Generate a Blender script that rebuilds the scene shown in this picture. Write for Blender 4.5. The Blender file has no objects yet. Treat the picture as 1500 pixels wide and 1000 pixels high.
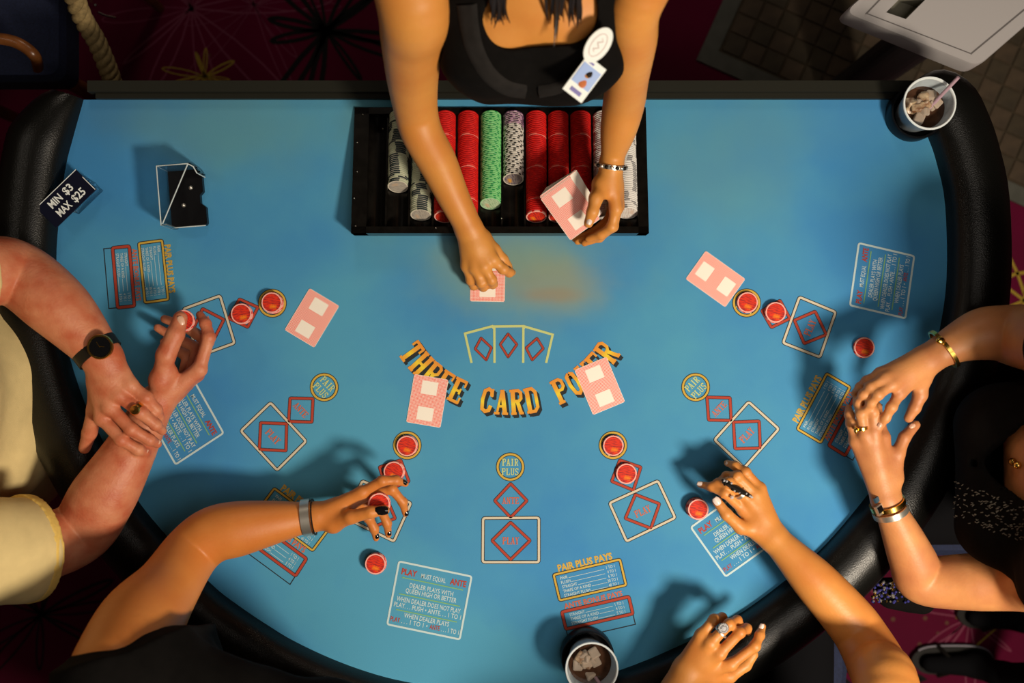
import bpy, bmesh, math, random
import numpy as np
from mathutils import Vector, Matrix

random.seed(7)
C = bpy.context.scene.collection
SC = bpy.context.scene
PI = math.pi

# ------------------------------------------------------------------ camera, light, exposure
FELT = 0.90                    # height of the felt above the floor
HC = 1.7785                    # camera height above the felt
FPX = 1458.33                  # focal length in pixels of the 1500 px wide frame
cam_d = bpy.data.cameras.new('camera')
cam = bpy.data.objects.new('camera', cam_d); C.objects.link(cam)
cam_d.sensor_width = 36; cam_d.lens = 35
cam.location = (0, 0, FELT + HC)
cam.rotation_euler = (0, 0, 0)
cam_d.dof.use_dof = True; cam_d.dof.focus_distance = HC - 0.03; cam_d.dof.aperture_fstop = 2.4
cam_d.clip_start = 0.05
SC.camera = cam

w = bpy.data.worlds.new('world'); SC.world = w; w.use_nodes = True
w.node_tree.nodes['Background'].inputs[0].default_value = (1.0, 0.86, 0.72, 1)
w.node_tree.nodes['Background'].inputs[1].default_value = 0.035

def area(name, loc, target, size, power, col):
    d = bpy.data.lights.new(name, 'AREA'); d.shape = 'DISK'; d.size = size; d.energy = power; d.color = col
    o = bpy.data.objects.new(name, d); C.objects.link(o); o.location = loc
    o.rotation_euler = (Vector(target) - Vector(loc)).to_track_quat('-Z', 'Y').to_euler()
    return o
area('ceiling_lamp_light', (1.12, -0.95, FELT + 1.75), (0.20, -0.25, FELT), 0.36, 57, (1.0, 0.86, 0.68))
area('far_lamp_light', (-1.75, 0.75, FELT + 1.9), (-0.2, 0.0, FELT), 0.30, 2.2, (1.0, 0.88, 0.72))
area('overhead_fill_light', (0.55, -0.45, FELT + 2.3), (0.30, -0.25, FELT), 1.1, 10, (1.0, 0.90, 0.78))  # added fill to lighten the shadows, not a fixture of the room
area('carpet_fill_light', (-0.3, 2.3, FELT + 1.5), (-0.3, 1.1, 0), 0.5, 8, (1.0, 0.86, 0.70))  # added light that lifts the carpet behind the dealer, no real lamp there

SC.view_settings.view_transform = 'Standard'
SC.view_settings.look = 'None'
SC.view_settings.gamma = 1
SC.view_settings.use_curve_mapping = False
SC.view_settings.exposure = 0.0

# ------------------------------------------------------------------ helpers
def J(px, py, h=0.0):
    """a measured picture position at a known height above the felt, as a place in the room"""
    s = (HC - h) / FPX
    return Vector(((px - 750) * s, (500 - py) * s, FELT + h))
def xy(px, py, h=0.0):
    p = J(px, py, h); return (p.x, p.y)

def worldloc(o):
    v = Vector((0, 0, 0))
    while o is not None:
        v += o.location; o = o.parent
    return v

def tag(o, label=None, cat=None, group=None, kind=None):
    if label: o['label'] = label
    if cat: o['category'] = cat
    if group: o['group'] = group
    if kind: o['kind'] = kind
    return o

def thing(name, label, cat, loc, group=None):
    o = bpy.data.objects.new(name, None); C.objects.link(o); o.location = loc
    o.empty_display_size = 0.05
    return tag(o, label, cat, group)

class G:
    def __init__(s): s.v = []; s.f = []; s.m = []
    def add(s, vs, fs, mi=0):
        b = len(s.v); s.v += [tuple(p) for p in vs]
        for f in fs: s.f.append([b + i for i in f]); s.m.append(mi)
    def box(s, c, size, rz=0, mi=0, M=None):
        hx, hy, hz = size[0] / 2, size[1] / 2, size[2] / 2
        R = M if M is not None else Matrix.Rotation(rz, 3, 'Z')
        vs = [Vector(c) + R @ Vector((x * hx, y * hy, z * hz)) for z in (-1, 1) for y in (-1, 1) for x in (-1, 1)]
        s.add(vs, [(0, 2, 3, 1), (4, 5, 7, 6), (0, 1, 5, 4), (2, 6, 7, 3), (0, 4, 6, 2), (1, 3, 7, 5)], mi)
    def tube(s, pts, r, seg=10, closed=False, mi=0, flat=1.0, fn=None):
        pts = [Vector(p) for p in pts]; n = len(pts)
        rs = r if isinstance(r, (list, tuple)) else [r] * n
        rings = []; prev = None
        for i in range(n):
            a = pts[i - 1] if (i > 0 or closed) else pts[i]
            b = pts[(i + 1) % n] if (i < n - 1 or closed) else pts[i]
            t = (b - a).normalized()
            if prev is None:
                u = t.cross(Vector((0, 0, 1)));
                if u.length < 1e-3: u = t.cross(Vector((0, 1, 0)))
            else: u = prev - t * prev.dot(t)
            u.normalize(); prev = u; w2 = t.cross(u)
            rings.append([pts[i] + (u * math.cos(2 * PI * k / seg) + w2 * math.sin(2 * PI * k / seg) * flat) * rs[i] for k in range(seg)])
        vs = [p for q in rings for p in q]; fs = []
        for i in range(n if closed else n - 1):
            j = (i + 1) % n
            for k in range(seg):
                l = (k + 1) % seg
                fs.append((i * seg + k, i * seg + l, j * seg + l, j * seg + k))
        if not closed:
            fs.append(tuple(range(seg))[::-1]); fs.append(tuple((n - 1) * seg + k for k in range(seg)))
        s.add(vs, fs, mi)
    def lathe(s, prof, seg=32, c=(0, 0, 0), mi=0, M=None):
        c = Vector(c); vs = []; fs = []
        for (r, z) in prof:
            for k in range(seg):
                p = Vector((max(r, 1e-5) * math.cos(2 * PI * k / seg), max(r, 1e-5) * math.sin(2 * PI * k / seg), z))
                if M is not None: p = M @ p
                vs.append(c + p)
        for i in range(len(prof) - 1):
            for k in range(seg):
                l = (k + 1) % seg
                fs.append((i * seg + k, i * seg + l, (i + 1) * seg + l, (i + 1) * seg + k))
        s.add(vs, fs, mi)
    def ribbon(s, pts, wd, z, closed=False, mi=0):
        n = len(pts); L = []; R = []
        for i in range(n):
            p = Vector(pts[i][:2])
            a = Vector(pts[i - 1][:2]) if (i > 0 or closed) else None
            b = Vector(pts[(i + 1) % n][:2]) if (i < n - 1 or closed) else None
            d1 = (p - a).normalized() if a is not None else None
            d2 = (b - p).normalized() if b is not None else None
            if d1 is None: d1 = d2
            if d2 is None: d2 = d1
            n1 = Vector((-d1.y, d1.x)); n2 = Vector((-d2.y, d2.x)); m = n1 + n2
            if m.length < 1e-6: m = n1.copy()
            m.normalize(); k = min(2.2, 1 / max(.3, m.dot(n1)))
            L.append(p + m * k * wd / 2); R.append(p - m * k * wd / 2)
        vs = [(q.x, q.y, z) for q in L] + [(q.x, q.y, z) for q in R]
        fs = [(i, n + i, n + (i + 1) % n, (i + 1) % n) for i in range(n if closed else n - 1)]
        s.add(vs, fs, mi)
    def prism(s, poly, z0, z1, mi=0, top=None):
        n = len(poly); top = top or poly
        vs = [(p[0], p[1], z0) for p in poly] + [(p[0], p[1], z1) for p in top]
        fs = [tuple(range(n))[::-1], tuple(range(n, 2 * n))] + [(i, (i + 1) % n, n + (i + 1) % n, n + i) for i in range(n)]
        s.add(vs, fs, mi)
    def sphere(s, c, r, seg=12, rings=8, mi=0, M=None):
        rr = r if isinstance(r, (tuple, list)) else (r, r, r)
        prof = [(math.sin(PI * i / rings), -math.cos(PI * i / rings)) for i in range(rings + 1)]
        D = Matrix.Diagonal(Vector(rr))
        s.lathe(prof, seg, c, mi, (M @ D) if M is not None else D)
    def build(s, name, mats, parent=None, smooth=True, loc=None, ang=40):
        if not isinstance(mats, (list, tuple)): mats = [mats]
        off = worldloc(parent) if parent is not None else (Vector(loc) if loc is not None else Vector((0, 0, 0)))
        me = bpy.data.meshes.new(name)
        me.from_pydata([(p[0] - off.x, p[1] - off.y, p[2] - off.z) for p in s.v], [], s.f)
        for m in mats: me.materials.append(m)
        me.polygons.foreach_set('material_index', s.m)
        me.validate(); me.update()
        bm = bmesh.new(); bm.from_mesh(me); bmesh.ops.recalc_face_normals(bm, faces=bm.faces); bm.to_mesh(me); bm.free()
        if smooth:
            me.shade_smooth(); me.set_sharp_from_angle(angle=math.radians(ang))
        o = bpy.data.objects.new(name, me); C.objects.link(o)
        if parent is not None: o.parent = parent
        elif loc is not None: o.location = loc
        return o

def catmull(P, n=8, closed=False):
    P = [Vector(p) for p in P]; out = []; N = len(P)
    for i in range(N if closed else N - 1):
        p0 = P[i - 1] if (i > 0 or closed) else P[i]; p1 = P[i]; p2 = P[(i + 1) % N]
        p3 = P[(i + 2) % N] if (i + 2 < N or closed) else p2
        for k in range(n):
            t = k / n
            out.append(0.5 * ((2 * p1) + (p2 - p0) * t + (2 * p0 - 5 * p1 + 4 * p2 - p3) * t * t + (3 * p1 - p0 - 3 * p2 + p3) * t ** 3))
    if not closed: out.append(P[-1].copy())
    return out

# ------------------------------------------------------------------ materials
def mat(name, col, rough=0.5, metal=0.0, noise=0.0, nscale=30, bump=0.0, bscale=200, spec=0.5, coat=0.0, sss=0.0, trans=0.0, col2=None, ior=1.45, sheen=0.0, alpha=1.0):
    m = bpy.data.materials.new(name); m.use_nodes = True
    nt = m.node_tree; b = nt.nodes['Principled BSDF']
    b.inputs['Base Color'].default_value = (*col, 1); b.inputs['Roughness'].default_value = rough
    b.inputs['Metallic'].default_value = metal; b.inputs['Specular IOR Level'].default_value = spec
    b.inputs['Coat Weight'].default_value = coat; b.inputs['IOR'].default_value = ior
    b.inputs['Transmission Weight'].default_value = trans; b.inputs['Alpha'].default_value = alpha
    b.inputs['Sheen Weight'].default_value = sheen
    if sss:
        b.inputs['Subsurface Weight'].default_value = sss
        b.inputs['Subsurface Radius'].default_value = (1.0, 0.35, 0.2); b.inputs['Subsurface Scale'].default_value = 0.006
    if noise or bump:
        tc = nt.nodes.new('ShaderNodeTexCoord')
    if noise:
        n = nt.nodes.new('ShaderNodeTexNoise'); n.inputs['Scale'].default_value = nscale; n.inputs['Detail'].default_value = 5
        nt.links.new(tc.outputs['Object'], n.inputs['Vector'])
        r = nt.nodes.new('ShaderNodeMapRange'); r.inputs[1].default_value = .32; r.inputs[2].default_value = .68
        nt.links.new(n.outputs[0], r.inputs[0])
        mx = nt.nodes.new('ShaderNodeMix'); mx.data_type = 'RGBA'
        c2 = col2 or tuple(c * (1 - noise) for c in col)
        mx.inputs[6].default_value = (*col, 1); mx.inputs[7].default_value = (*c2, 1)
        nt.links.new(r.outputs[0], mx.inputs[0]); nt.links.new(mx.outputs[2], b.inputs['Base Color'])
    if bump:
        n2 = nt.nodes.new('ShaderNodeTexNoise'); n2.inputs['Scale'].default_value = bscale; n2.inputs['Detail'].default_value = 4
        nt.links.new(tc.outputs['Object'], n2.inputs['Vector'])
        bp = nt.nodes.new('ShaderNodeBump'); bp.inputs['Strength'].default_value = bump; bp.inputs['Distance'].default_value = 0.002
        nt.links.new(n2.outputs[0], bp.inputs['Height']); nt.links.new(bp.outputs[0], b.inputs['Normal'])
    return m

M = {}
M['leather'] = mat('black_leather', (0.004, 0.004, 0.0035), 0.30, bump=.25, bscale=500, spec=.42)
M['rail'] = mat('dark_rail', (0.016, 0.016, 0.012), 0.5, spec=.15)
M['glint'] = mat('blue_glint', (0.03, 0.05, 0.28), 0.25, coat=.5)  # colour of a blue reflection on the rail's outer edge
M['cabinet'] = mat('cabinet_black', (0.012, 0.011, 0.012), 0.5)
M['tray'] = mat('tray_black_plastic', (0.007, 0.006, 0.005), 0.25, noise=.5, nscale=60, spec=.3)
M['steel'] = mat('steel', (0.55, 0.55, 0.52), 0.25, 1.0)
M['gold'] = mat('gold', (0.80, 0.52, 0.12), 0.22, 1.0)
M['silver'] = mat('silver', (0.70, 0.67, 0.60), 0.32, 0.88)
M['gem'] = mat('gem', (0.85, 0.85, 0.88), 0.05, 0.0, trans=.5, ior=2.0)
M['blackplastic'] = mat('black_plastic', (0.004, 0.004, 0.005), 0.3, spec=.2)
M['acrylic'] = mat('clear_acrylic', (0.9, 0.95, 0.97), 0.03, trans=1.0, ior=1.3)
M['acryl_edge'] = mat('acrylic_edge', (0.55, 0.62, 0.62), 0.2, spec=.8)
M['white'] = mat('white_ink', (0.78, 0.82, 0.80), 0.6)
M['ink_pale'] = mat('pale_ink', (0.50, 0.64, 0.66), 0.8)
M['ink_cream'] = mat('cream_ink', (0.58, 0.52, 0.40), 0.8)
M['ink_red'] = mat('red_ink', (0.40, 0.045, 0.022), 0.8)
M['ink_orange'] = mat('orange_ink', (0.55, 0.13, 0.06), 0.8)
M['ink_yellow'] = mat('yellow_ink', (0.56, 0.36, 0.05), 0.8)
M['ink_lemon'] = mat('lemon_ink', (0.52, 0.58, 0.22), 0.8)
M['ink_green'] = mat('green_ink', (0.20, 0.42, 0.16), 0.8)
M['ink_black'] = mat('black_ink', (0.012, 0.018, 0.022), 0.8)
M['white_plastic'] = mat('white_plastic', (0.40, 0.38, 0.385), 0.4)
M['navy'] = mat('navy_fabric', (0.010, 0.017, 0.055), 0.85, noise=.4, nscale=220, bump=.4, bscale=600)
M['wood'] = mat('brown_wood', (0.22, 0.075, 0.02), 0.3, noise=.6, nscale=18)
M['rope'] = mat('tan_rope', (0.34, 0.24, 0.10), 0.85, noise=.4, nscale=150, bump=.6, bscale=500)
M['polo'] = mat('pale_yellow_cotton', (0.72, 0.56, 0.26), 0.9, noise=.10, nscale=40, bump=.25, bscale=900)
M['poloband'] = mat('yellow_knit_band', (0.80, 0.54, 0.13), 0.85, noise=.12, nscale=200, bump=.3, bscale=900)
M['blackcloth'] = mat('black_cloth', (0.0045, 0.0038, 0.0034), 0.95, noise=.3, nscale=60, spec=.12)
M['vest'] = mat('charcoal_cloth', (0.016, 0.014, 0.013), 0.9, noise=.3, nscale=60, spec=.2)
M['darkpants'] = mat('dark_trousers', (0.004, 0.004, 0.005), 0.95, spec=.1)
M['hair'] = mat('dark_hair', (0.012, 0.007, 0.005), 0.4, bump=.3, bscale=300)
M['greyhair'] = mat('grey_hair', (0.32, 0.29, 0.26), 0.6, bump=.4, bscale=300)
M['skin_man'] = mat('skin_ruddy', (0.60, 0.235, 0.120), 0.50, noise=1, nscale=30, col2=(0.48, 0.115, 0.05), bump=.35, bscale=260, sss=.12)
M['skin_a'] = mat('skin_tan_a', (0.60, 0.215, 0.045), 0.48, noise=1, nscale=14, col2=(0.54, 0.17, 0.032), bump=.12, bscale=300, sss=.12)
M['skin_b'] = mat('skin_tan_b', (0.66, 0.275, 0.065), 0.46, noise=1, nscale=14, col2=(0.60, 0.21, 0.045), bump=.12, bscale=300, sss=.12)
M['skin_c'] = mat('skin_tan_c', (0.62, 0.27, 0.095), 0.48, noise=1, nscale=18, col2=(0.48, 0.18, 0.07), bump=.15, bscale=300, sss=.12)
M['skin_d'] = mat('skin_dealer', (0.64, 0.275, 0.058), 0.48, noise=1, nscale=14, col2=(0.58, 0.215, 0.042), bump=.10, bscale=300, sss=.12)
M['nail'] = mat('pink_nail', (0.70, 0.42, 0.30), 0.25, coat=.4)
M['nail_white'] = mat('pale_nail', (0.80, 0.66, 0.60), 0.2, coat=.5)
M['nail_black'] = mat('black_nail_varnish', (0.006, 0.006, 0.007), 0.08, coat=1)
M['eye'] = mat('eye_white', (0.8, 0.78, 0.75), 0.2)
M['iris'] = mat('iris_brown', (0.05, 0.025, 0.012), 0.1)
M['lip'] = mat('lip', (0.45, 0.12, 0.09), 0.4)
M['cup'] = mat('clear_plastic_cup', (0.72, 0.80, 0.86), 0.25, trans=.55, ior=1.15)
M['cuprim'] = mat('cup_rim', (0.72, 0.78, 0.80), 0.25)
M['ice'] = mat('ice', (0.75, 0.62, 0.50), 0.12, trans=.55, ior=1.2)
M['cola'] = mat('brown_drink', (0.075, 0.035, 0.020), 0.05, noise=.5, nscale=80)
M['straw'] = mat('purple_straw', (0.42, 0.28, 0.34), 0.3)
M['cream'] = mat('iced_cream', (0.55, 0.42, 0.27), 0.25, noise=1, nscale=90, col2=(.14, .05, .02), bump=.8, bscale=120)
M['strap'] = mat('strap_black', (0.008, 0.007, 0.006), 0.4, spec=.25)
M['border'] = mat('grey_border_stone', (0.085, 0.085, 0.070), 0.5, noise=.3, nscale=20)
M['tile_a'] = mat('tile_olive', (0.050, 0.035, 0.018), 0.7, noise=.35, nscale=25)
M['tile_b'] = mat('tile_brown', (0.068, 0.044, 0.024), 0.7, noise=.35, nscale=25)
M['grout'] = mat('grout', (0.045, 0.032, 0.018), 0.9)
M['wallpaint'] = mat('warm_wall_paint', (0.10, 0.055, 0.035), .8, noise=.2, nscale=3)
M['c_black'] = mat('carpet_black', (0.003, 0.002, 0.002), 1)
M['c_yellow'] = mat('carpet_yellow', (0.30, 0.20, 0.02), 1)
M['c_pink'] = mat('carpet_pink', (0.16, 0.03, 0.06), 1)
M['blue_photo'] = mat('badge_photo_blue', (0.18, 0.30, 0.62), 0.3)

def nn(nt, t, **k):
    n = nt.nodes.new(t)
    for a, b in k.items(): setattr(n, a, b)
    return n

def felt_material():
    m = mat('blue_felt', (0.05, 0.25, 0.45), 0.85, spec=.25); nt = m.node_tree; L = nt.links
    b = nt.nodes['Principled BSDF']; tc = nn(nt, 'ShaderNodeTexCoord')
    nz = nn(nt, 'ShaderNodeTexNoise'); nz.inputs['Scale'].default_value = 2.2; nz.inputs['Detail'].default_value = 6
    L.new(tc.outputs['Object'], nz.inputs['Vector'])
    mx = nn(nt, 'ShaderNodeMix', data_type='RGBA')
    mx.inputs[6].default_value = (0.046, 0.228, 0.490, 1); mx.inputs[7].default_value = (0.075, 0.310, 0.485, 1)
    r = nn(nt, 'ShaderNodeMapRange'); r.inputs[1].default_value = .4; r.inputs[2].default_value = .6
    L.new(nz.outputs[0], r.inputs[0]); L.new(r.outputs[0], mx.inputs[0])
    cur = mx.outputs[2]
    sw = nn(nt, 'ShaderNodeTexNoise'); sw.inputs['Scale'].default_value = 7; sw.inputs['Detail'].default_value = 4
    L.new(tc.outputs['Object'], sw.inputs['Vector'])
    # wear and stains of the cloth, each with its own place on the table
    for (px, py, sx, sy, col, st) in [
        (760, 400, 180, 100, (0.16, 0.31, 0.29), .75), (800, 415, 110, 48, (0.27, 0.28, 0.18), .60), (800, 432, 60, 14, (0.30, 0.20, 0.11), .40),
        (735, 375, 110, 45, (0.22, 0.31, 0.21), .50), (560, 300, 90, 160, (0.12, 0.32, 0.34), .45),
        (330, 190, 240, 90, (0.12, 0.29, 0.28), .5), (1040, 260, 180, 150, (0.12, 0.30, 0.31), .42),
        (1100, 190, 230, 60, (0.09, 0.27, 0.36), .3), (540, 180, 60, 50, (0.10, 0.22, 0.18), .5),
        (150, 170, 70, 60, (0.06, 0.16, 0.26), .3)]:
        mp = nn(nt, 'ShaderNodeMapping', vector_type='TEXTURE')
        c = xy(px, py); mp.inputs['Location'].default_value = (c[0], c[1], FELT)
        mp.inputs['Scale'].default_value = (sx / 820, sy / 820, 1)
        L.new(tc.outputs['Object'], mp.inputs['Vector'])
        ln = nn(nt, 'ShaderNodeVectorMath', operation='LENGTH'); L.new(mp.outputs[0], ln.inputs[0])
        ad = nn(nt, 'ShaderNodeMath', operation='MULTIPLY_ADD'); ad.inputs[1].default_value = 1.1; ad.inputs[2].default_value = -.55
        L.new(sw.outputs[0], ad.inputs[0])
        a2 = nn(nt, 'ShaderNodeMath', operation='ADD'); L.new(ln.outputs['Value'], a2.inputs[0]); L.new(ad.outputs[0], a2.inputs[1])
        mr = nn(nt, 'ShaderNodeMapRange', interpolation_type='SMOOTHSTEP'); mr.inputs[1].default_value = .1; mr.inputs[2].default_value = 1.1
        mr.inputs[3].default_value = st; mr.inputs[4].default_value = 0
        L.new(a2.outputs[0], mr.inputs[0])
        q = nn(nt, 'ShaderNodeMix', data_type='RGBA'); L.new(mr.outputs[0], q.inputs[0]); L.new(cur, q.inputs[6])
        q.inputs[7].default_value = (*col, 1); cur = q.outputs[2]
    L.new(cur, b.inputs['Base Color'])
    n2 = nn(nt, 'ShaderNodeTexNoise'); n2.inputs['Scale'].default_value = 900
    L.new(tc.outputs['Object'], n2.inputs['Vector'])
    bp = nn(nt, 'ShaderNodeBump'); bp.inputs['Strength'].default_value = .2; bp.inputs['Distance'].default_value = .001
    L.new(n2.outputs[0], bp.inputs['Height']); L.new(bp.outputs[0], b.inputs['Normal'])
    return m
M['felt'] = felt_material()

def carpet_material():
    m = mat('casino_carpet', (0.05, 0.004, 0.012), 1.0, spec=.1); nt = m.node_tree; L = nt.links
    b = nt.nodes['Principled BSDF']; tc = nn(nt, 'ShaderNodeTexCoord')
    nz = nn(nt, 'ShaderNodeTexNoise'); nz.inputs['Scale'].default_value = 1.6; nz.inputs['Detail'].default_value = 5
    L.new(tc.outputs['Object'], nz.inputs['Vector'])
    r = nn(nt, 'ShaderNodeMapRange'); r.inputs[1].default_value = .38; r.inputs[2].default_value = .62; L.new(nz.outputs[0], r.inputs[0])
    mx = nn(nt, 'ShaderNodeMix', data_type='RGBA'); mx.inputs[6].default_value = (0.105, 0.004, 0.026, 1); mx.inputs[7].default_value = (0.066, 0.005, 0.017, 1)
    L.new(r.outputs[0], mx.inputs[0])
    vo = nn(nt, 'ShaderNodeTexVoronoi'); vo.inputs['Scale'].default_value = 22; L.new(tc.outputs['Object'], vo.inputs['Vector'])
    r2 = nn(nt, 'ShaderNodeMapRange'); r2.inputs[1].default_value = .10; r2.inputs[2].default_value = .16; r2.inputs[3].default_value = .8; r2.inputs[4].default_value = 0
    L.new(vo.outputs['Distance'], r2.inputs[0])
    n3 = nn(nt, 'ShaderNodeTexNoise'); n3.inputs['Scale'].default_value = 5; L.new(tc.outputs['Object'], n3.inputs['Vector'])
    g = nn(nt, 'ShaderNodeMath', operation='GREATER_THAN'); g.inputs[1].default_value = .56; L.new(n3.outputs[0], g.inputs[0])
    mu = nn(nt, 'ShaderNodeMath', operation='MULTIPLY'); L.new(g.outputs[0], mu.inputs[0]); L.new(r2.outputs[0], mu.inputs[1])
    q = nn(nt, 'ShaderNodeMix', data_type='RGBA'); L.new(mu.outputs[0], q.inputs[0]); L.new(mx.outputs[2], q.inputs[6]); q.inputs[7].default_value = (0.10, 0.05, 0.03, 1)
    L.new(q.outputs[2], b.inputs['Base Color'])
    return m
M['carpet'] = carpet_material()

def card_material():
    m = mat('card_back', (0.8, 0.5, 0.45), 0.35); nt = m.node_tree; L = nt.links
    b = nt.nodes['Principled BSDF']; tc = nn(nt, 'ShaderNodeTexCoord')
    mp = nn(nt, 'ShaderNodeMapping'); mp.inputs['Rotation'].default_value = (0, 0, PI / 4); mp.inputs['Scale'].default_value = (1, 1, 1)
    L.new(tc.outputs['Object'], mp.inputs['Vector'])
    ch = nn(nt, 'ShaderNodeTexChecker'); ch.inputs['Scale'].default_value = 620
    ch.inputs['Color1'].default_value = (0.86, 0.13, 0.09, 1); ch.inputs['Color2'].default_value = (0.90, 0.66, 0.58, 1)
    sx0 = nn(nt, 'ShaderNodeSeparateXYZ'); L.new(mp.outputs[0], sx0.inputs[0])
    cb = nn(nt, 'ShaderNodeCombineXYZ'); L.new(sx0.outputs[0], cb.inputs[0]); L.new(sx0.outputs[1], cb.inputs[1]); cb.inputs[2].default_value = .0003
    L.new(cb.outputs[0], ch.inputs['Vector'])
    sx = nn(nt, 'ShaderNodeSeparateXYZ'); L.new(tc.outputs['Object'], sx.inputs[0])
    def mth(op, a, bb=None):
        n = nn(nt, 'ShaderNodeMath', operation=op)
        for i, v in enumerate((a, bb)):
            if v is None: continue
            if isinstance(v, (int, float)): n.inputs[i].default_value = v
            else: L.new(v, n.inputs[i])
        return n.outputs[0]
    ax = mth('ABSOLUTE', sx.outputs[0]); ay = mth('ABSOLUTE', sx.outputs[1])
    dy = mth('ABSOLUTE', mth('SUBTRACT', ay, .0235))
    sq = mth('MULTIPLY', mth('LESS_THAN', ax, .0140), mth('LESS_THAN', dy, .0118))
    ed = mth('MAXIMUM', mth('GREATER_THAN', ax, .0302), mth('GREATER_THAN', ay, .0427))
    wh = mth('MAXIMUM', sq, ed)
    q = nn(nt, 'ShaderNodeMix', data_type='RGBA'); L.new(wh, q.inputs[0]); L.new(ch.outputs[0], q.inputs[6]); q.inputs[7].default_value = (0.90, 0.84, 0.74, 1)
    L.new(q.outputs[2], b.inputs['Base Color'])
    return m
M['card'] = card_material()

def inlay_material(name, base, dark, accent):
    m = mat(name, base, 0.6, spec=.2); nt = m.node_tree; L = nt.links
    b = nt.nodes['Principled BSDF']; tc = nn(nt, 'ShaderNodeTexCoord')
    mp = nn(nt, 'ShaderNodeMapping'); mp.inputs['Scale'].default_value = (90, 420, 1); L.new(tc.outputs['Object'], mp.inputs['Vector'])
    n1 = nn(nt, 'ShaderNodeTexNoise'); n1.inputs['Scale'].default_value = 1; n1.inputs['Detail'].default_value = 2; L.new(mp.outputs[0], n1.inputs['Vector'])
    r1 = nn(nt, 'ShaderNodeMapRange'); r1.inputs[1].default_value = .42; r1.inputs[2].default_value = .62; L.new(n1.outputs[0], r1.inputs[0])
    mx = nn(nt, 'ShaderNodeMix', data_type='RGBA'); mx.inputs[6].default_value = (*base, 1); mx.inputs[7].default_value = (*dark, 1); L.new(r1.outputs[0], mx.inputs[0])
    m2 = nn(nt, 'ShaderNodeMapping', vector_type='TEXTURE'); m2.inputs['Location'].default_value = (.003, -.007, 0); m2.inputs['Scale'].default_value = (.010, .007, 1)
    L.new(tc.outputs['Object'], m2.inputs['Vector'])
    ln = nn(nt, 'ShaderNodeVectorMath', operation='LENGTH'); L.new(m2.outputs[0], ln.inputs[0])
    n2 = nn(nt, 'ShaderNodeTexNoise'); n2.inputs['Scale'].default_value = 260; L.new(tc.outputs['Object'], n2.inputs['Vector'])
    ad = nn(nt, 'ShaderNodeMath', operation='ADD'); L.new(ln.outputs['Value'], ad.inputs[0]); L.new(n2.outputs[0], ad.inputs[1])
    r2 = nn(nt, 'ShaderNodeMapRange'); r2.inputs[1].default_value = .75; r2.inputs[2].default_value = 1.35; r2.inputs[3].default_value = .85; r2.inputs[4].default_value = 0
    L.new(ad.outputs[0], r2.inputs[0])
    q = nn(nt, 'ShaderNodeMix', data_type='RGBA'); L.new(r2.outputs[0], q.inputs[0]); L.new(mx.outputs[2], q.inputs[6]); q.inputs[7].default_value = (*accent, 1)
    L.new(q.outputs[2], b.inputs['Base Color'])
    return m

def arc_letters_material():
    m = mat('western_lettering', (0.8, 0.5, 0.05), 0.8); nt = m.node_tree; L = nt.links
    b = nt.nodes['Principled BSDF']; tc = nn(nt, 'ShaderNodeTexCoord')
    mp = nn(nt, 'ShaderNodeMapping', vector_type='TEXTURE'); c = xy(746, 413); mp.inputs['Location'].default_value = (c[0], c[1], 0)
    L.new(tc.outputs['Object'], mp.inputs['Vector'])
    mp.inputs['Scale'].default_value = (1, 1, 1e6)
    ln = nn(nt, 'ShaderNodeVectorMath', operation='LENGTH'); L.new(mp.outputs[0], ln.inputs[0])
    cr = nn(nt, 'ShaderNodeValToRGB'); r = nn(nt, 'ShaderNodeMapRange')
    r.inputs[1].default_value = 158 / 820; r.inputs[2].default_value = 198 / 820; L.new(ln.outputs['Value'], r.inputs[0]); L.new(r.outputs[0], cr.inputs[0])
    e = cr.color_ramp.elements; e[0].position = 0; e[0].color = (0.72, 0.26, 0.03, 1); e[1].position = 1; e[1].color = (0.72, 0.24, 0.03, 1)
    for p, cc in ((.30, (0.75, .34, .03, 1)), (.52, (0.80, .60, .03, 1)), (.70, (0.76, .40, .03, 1))):
        k = e.new(p); k.color = cc
    L.new(cr.outputs[0], b.inputs['Base Color'])
    return m
M['western'] = arc_letters_material()

# ------------------------------------------------------------------ floor
g = G(); g.box((0, 0, -.02), (7, 7, .04))
floor = tag(g.build('floor', M['carpet'], smooth=False), kind='structure')

def fl(px, py): return ((px - 750) * (HC + FELT) / FPX, (500 - py) * (HC + FELT) / FPX)
def flower(cx, cy, pet, r0, wd, m, z, seed, name):
    g = G(); rr = random.Random(seed)
    for k in range(pet):
        a = 2 * PI * k / pet + rr.uniform(-.25, .25); L = r0 * rr.uniform(.6, 1.3); wdt = rr.uniform(.10, .2)
        pts = []
        for t in range(13):
            s = t / 12; rad = L * math.sin(PI * s) ** .8; aa = a + (s - .5) * 2 * wdt * (1.2 - .4 * math.sin(PI * s))
            pts.append((cx + rad * math.cos(aa), cy + rad * math.sin(aa)))
        g.ribbon(pts, wd * rr.uniform(.6, 1.3), z)
    return g.build(name, m, floor, smooth=False)
flower(*fl(478, 45), 11, .24, .011, M['c_black'], .0012, 3, 'black_flower_print')
flower(*fl(300, 112), 9, .10, .004, M['c_yellow'], .0010, 4, 'yellow_flower_print')
flower(*fl(280, 12), 10, .34, .004, M['c_pink'], .0008, 5, 'pink_flower_print')
flower(*fl(372, 8), 9, .22, .003, M['c_pink'], .0009, 12, 'pink_flower_print')
flower(*fl(60, 900), 9, .20, .006, M['c_black'], .0010, 6, 'black_flower_print')
flower(*fl(1420, 905), 9, .22, .005, M['c_pink'], .0010, 7, 'pink_flower_print')
flower(*fl(1215, 975), 8, .2, .010, M['c_black'], .0012, 8, 'black_flower_print')
g = G(); c = fl(1500, 440)
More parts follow.
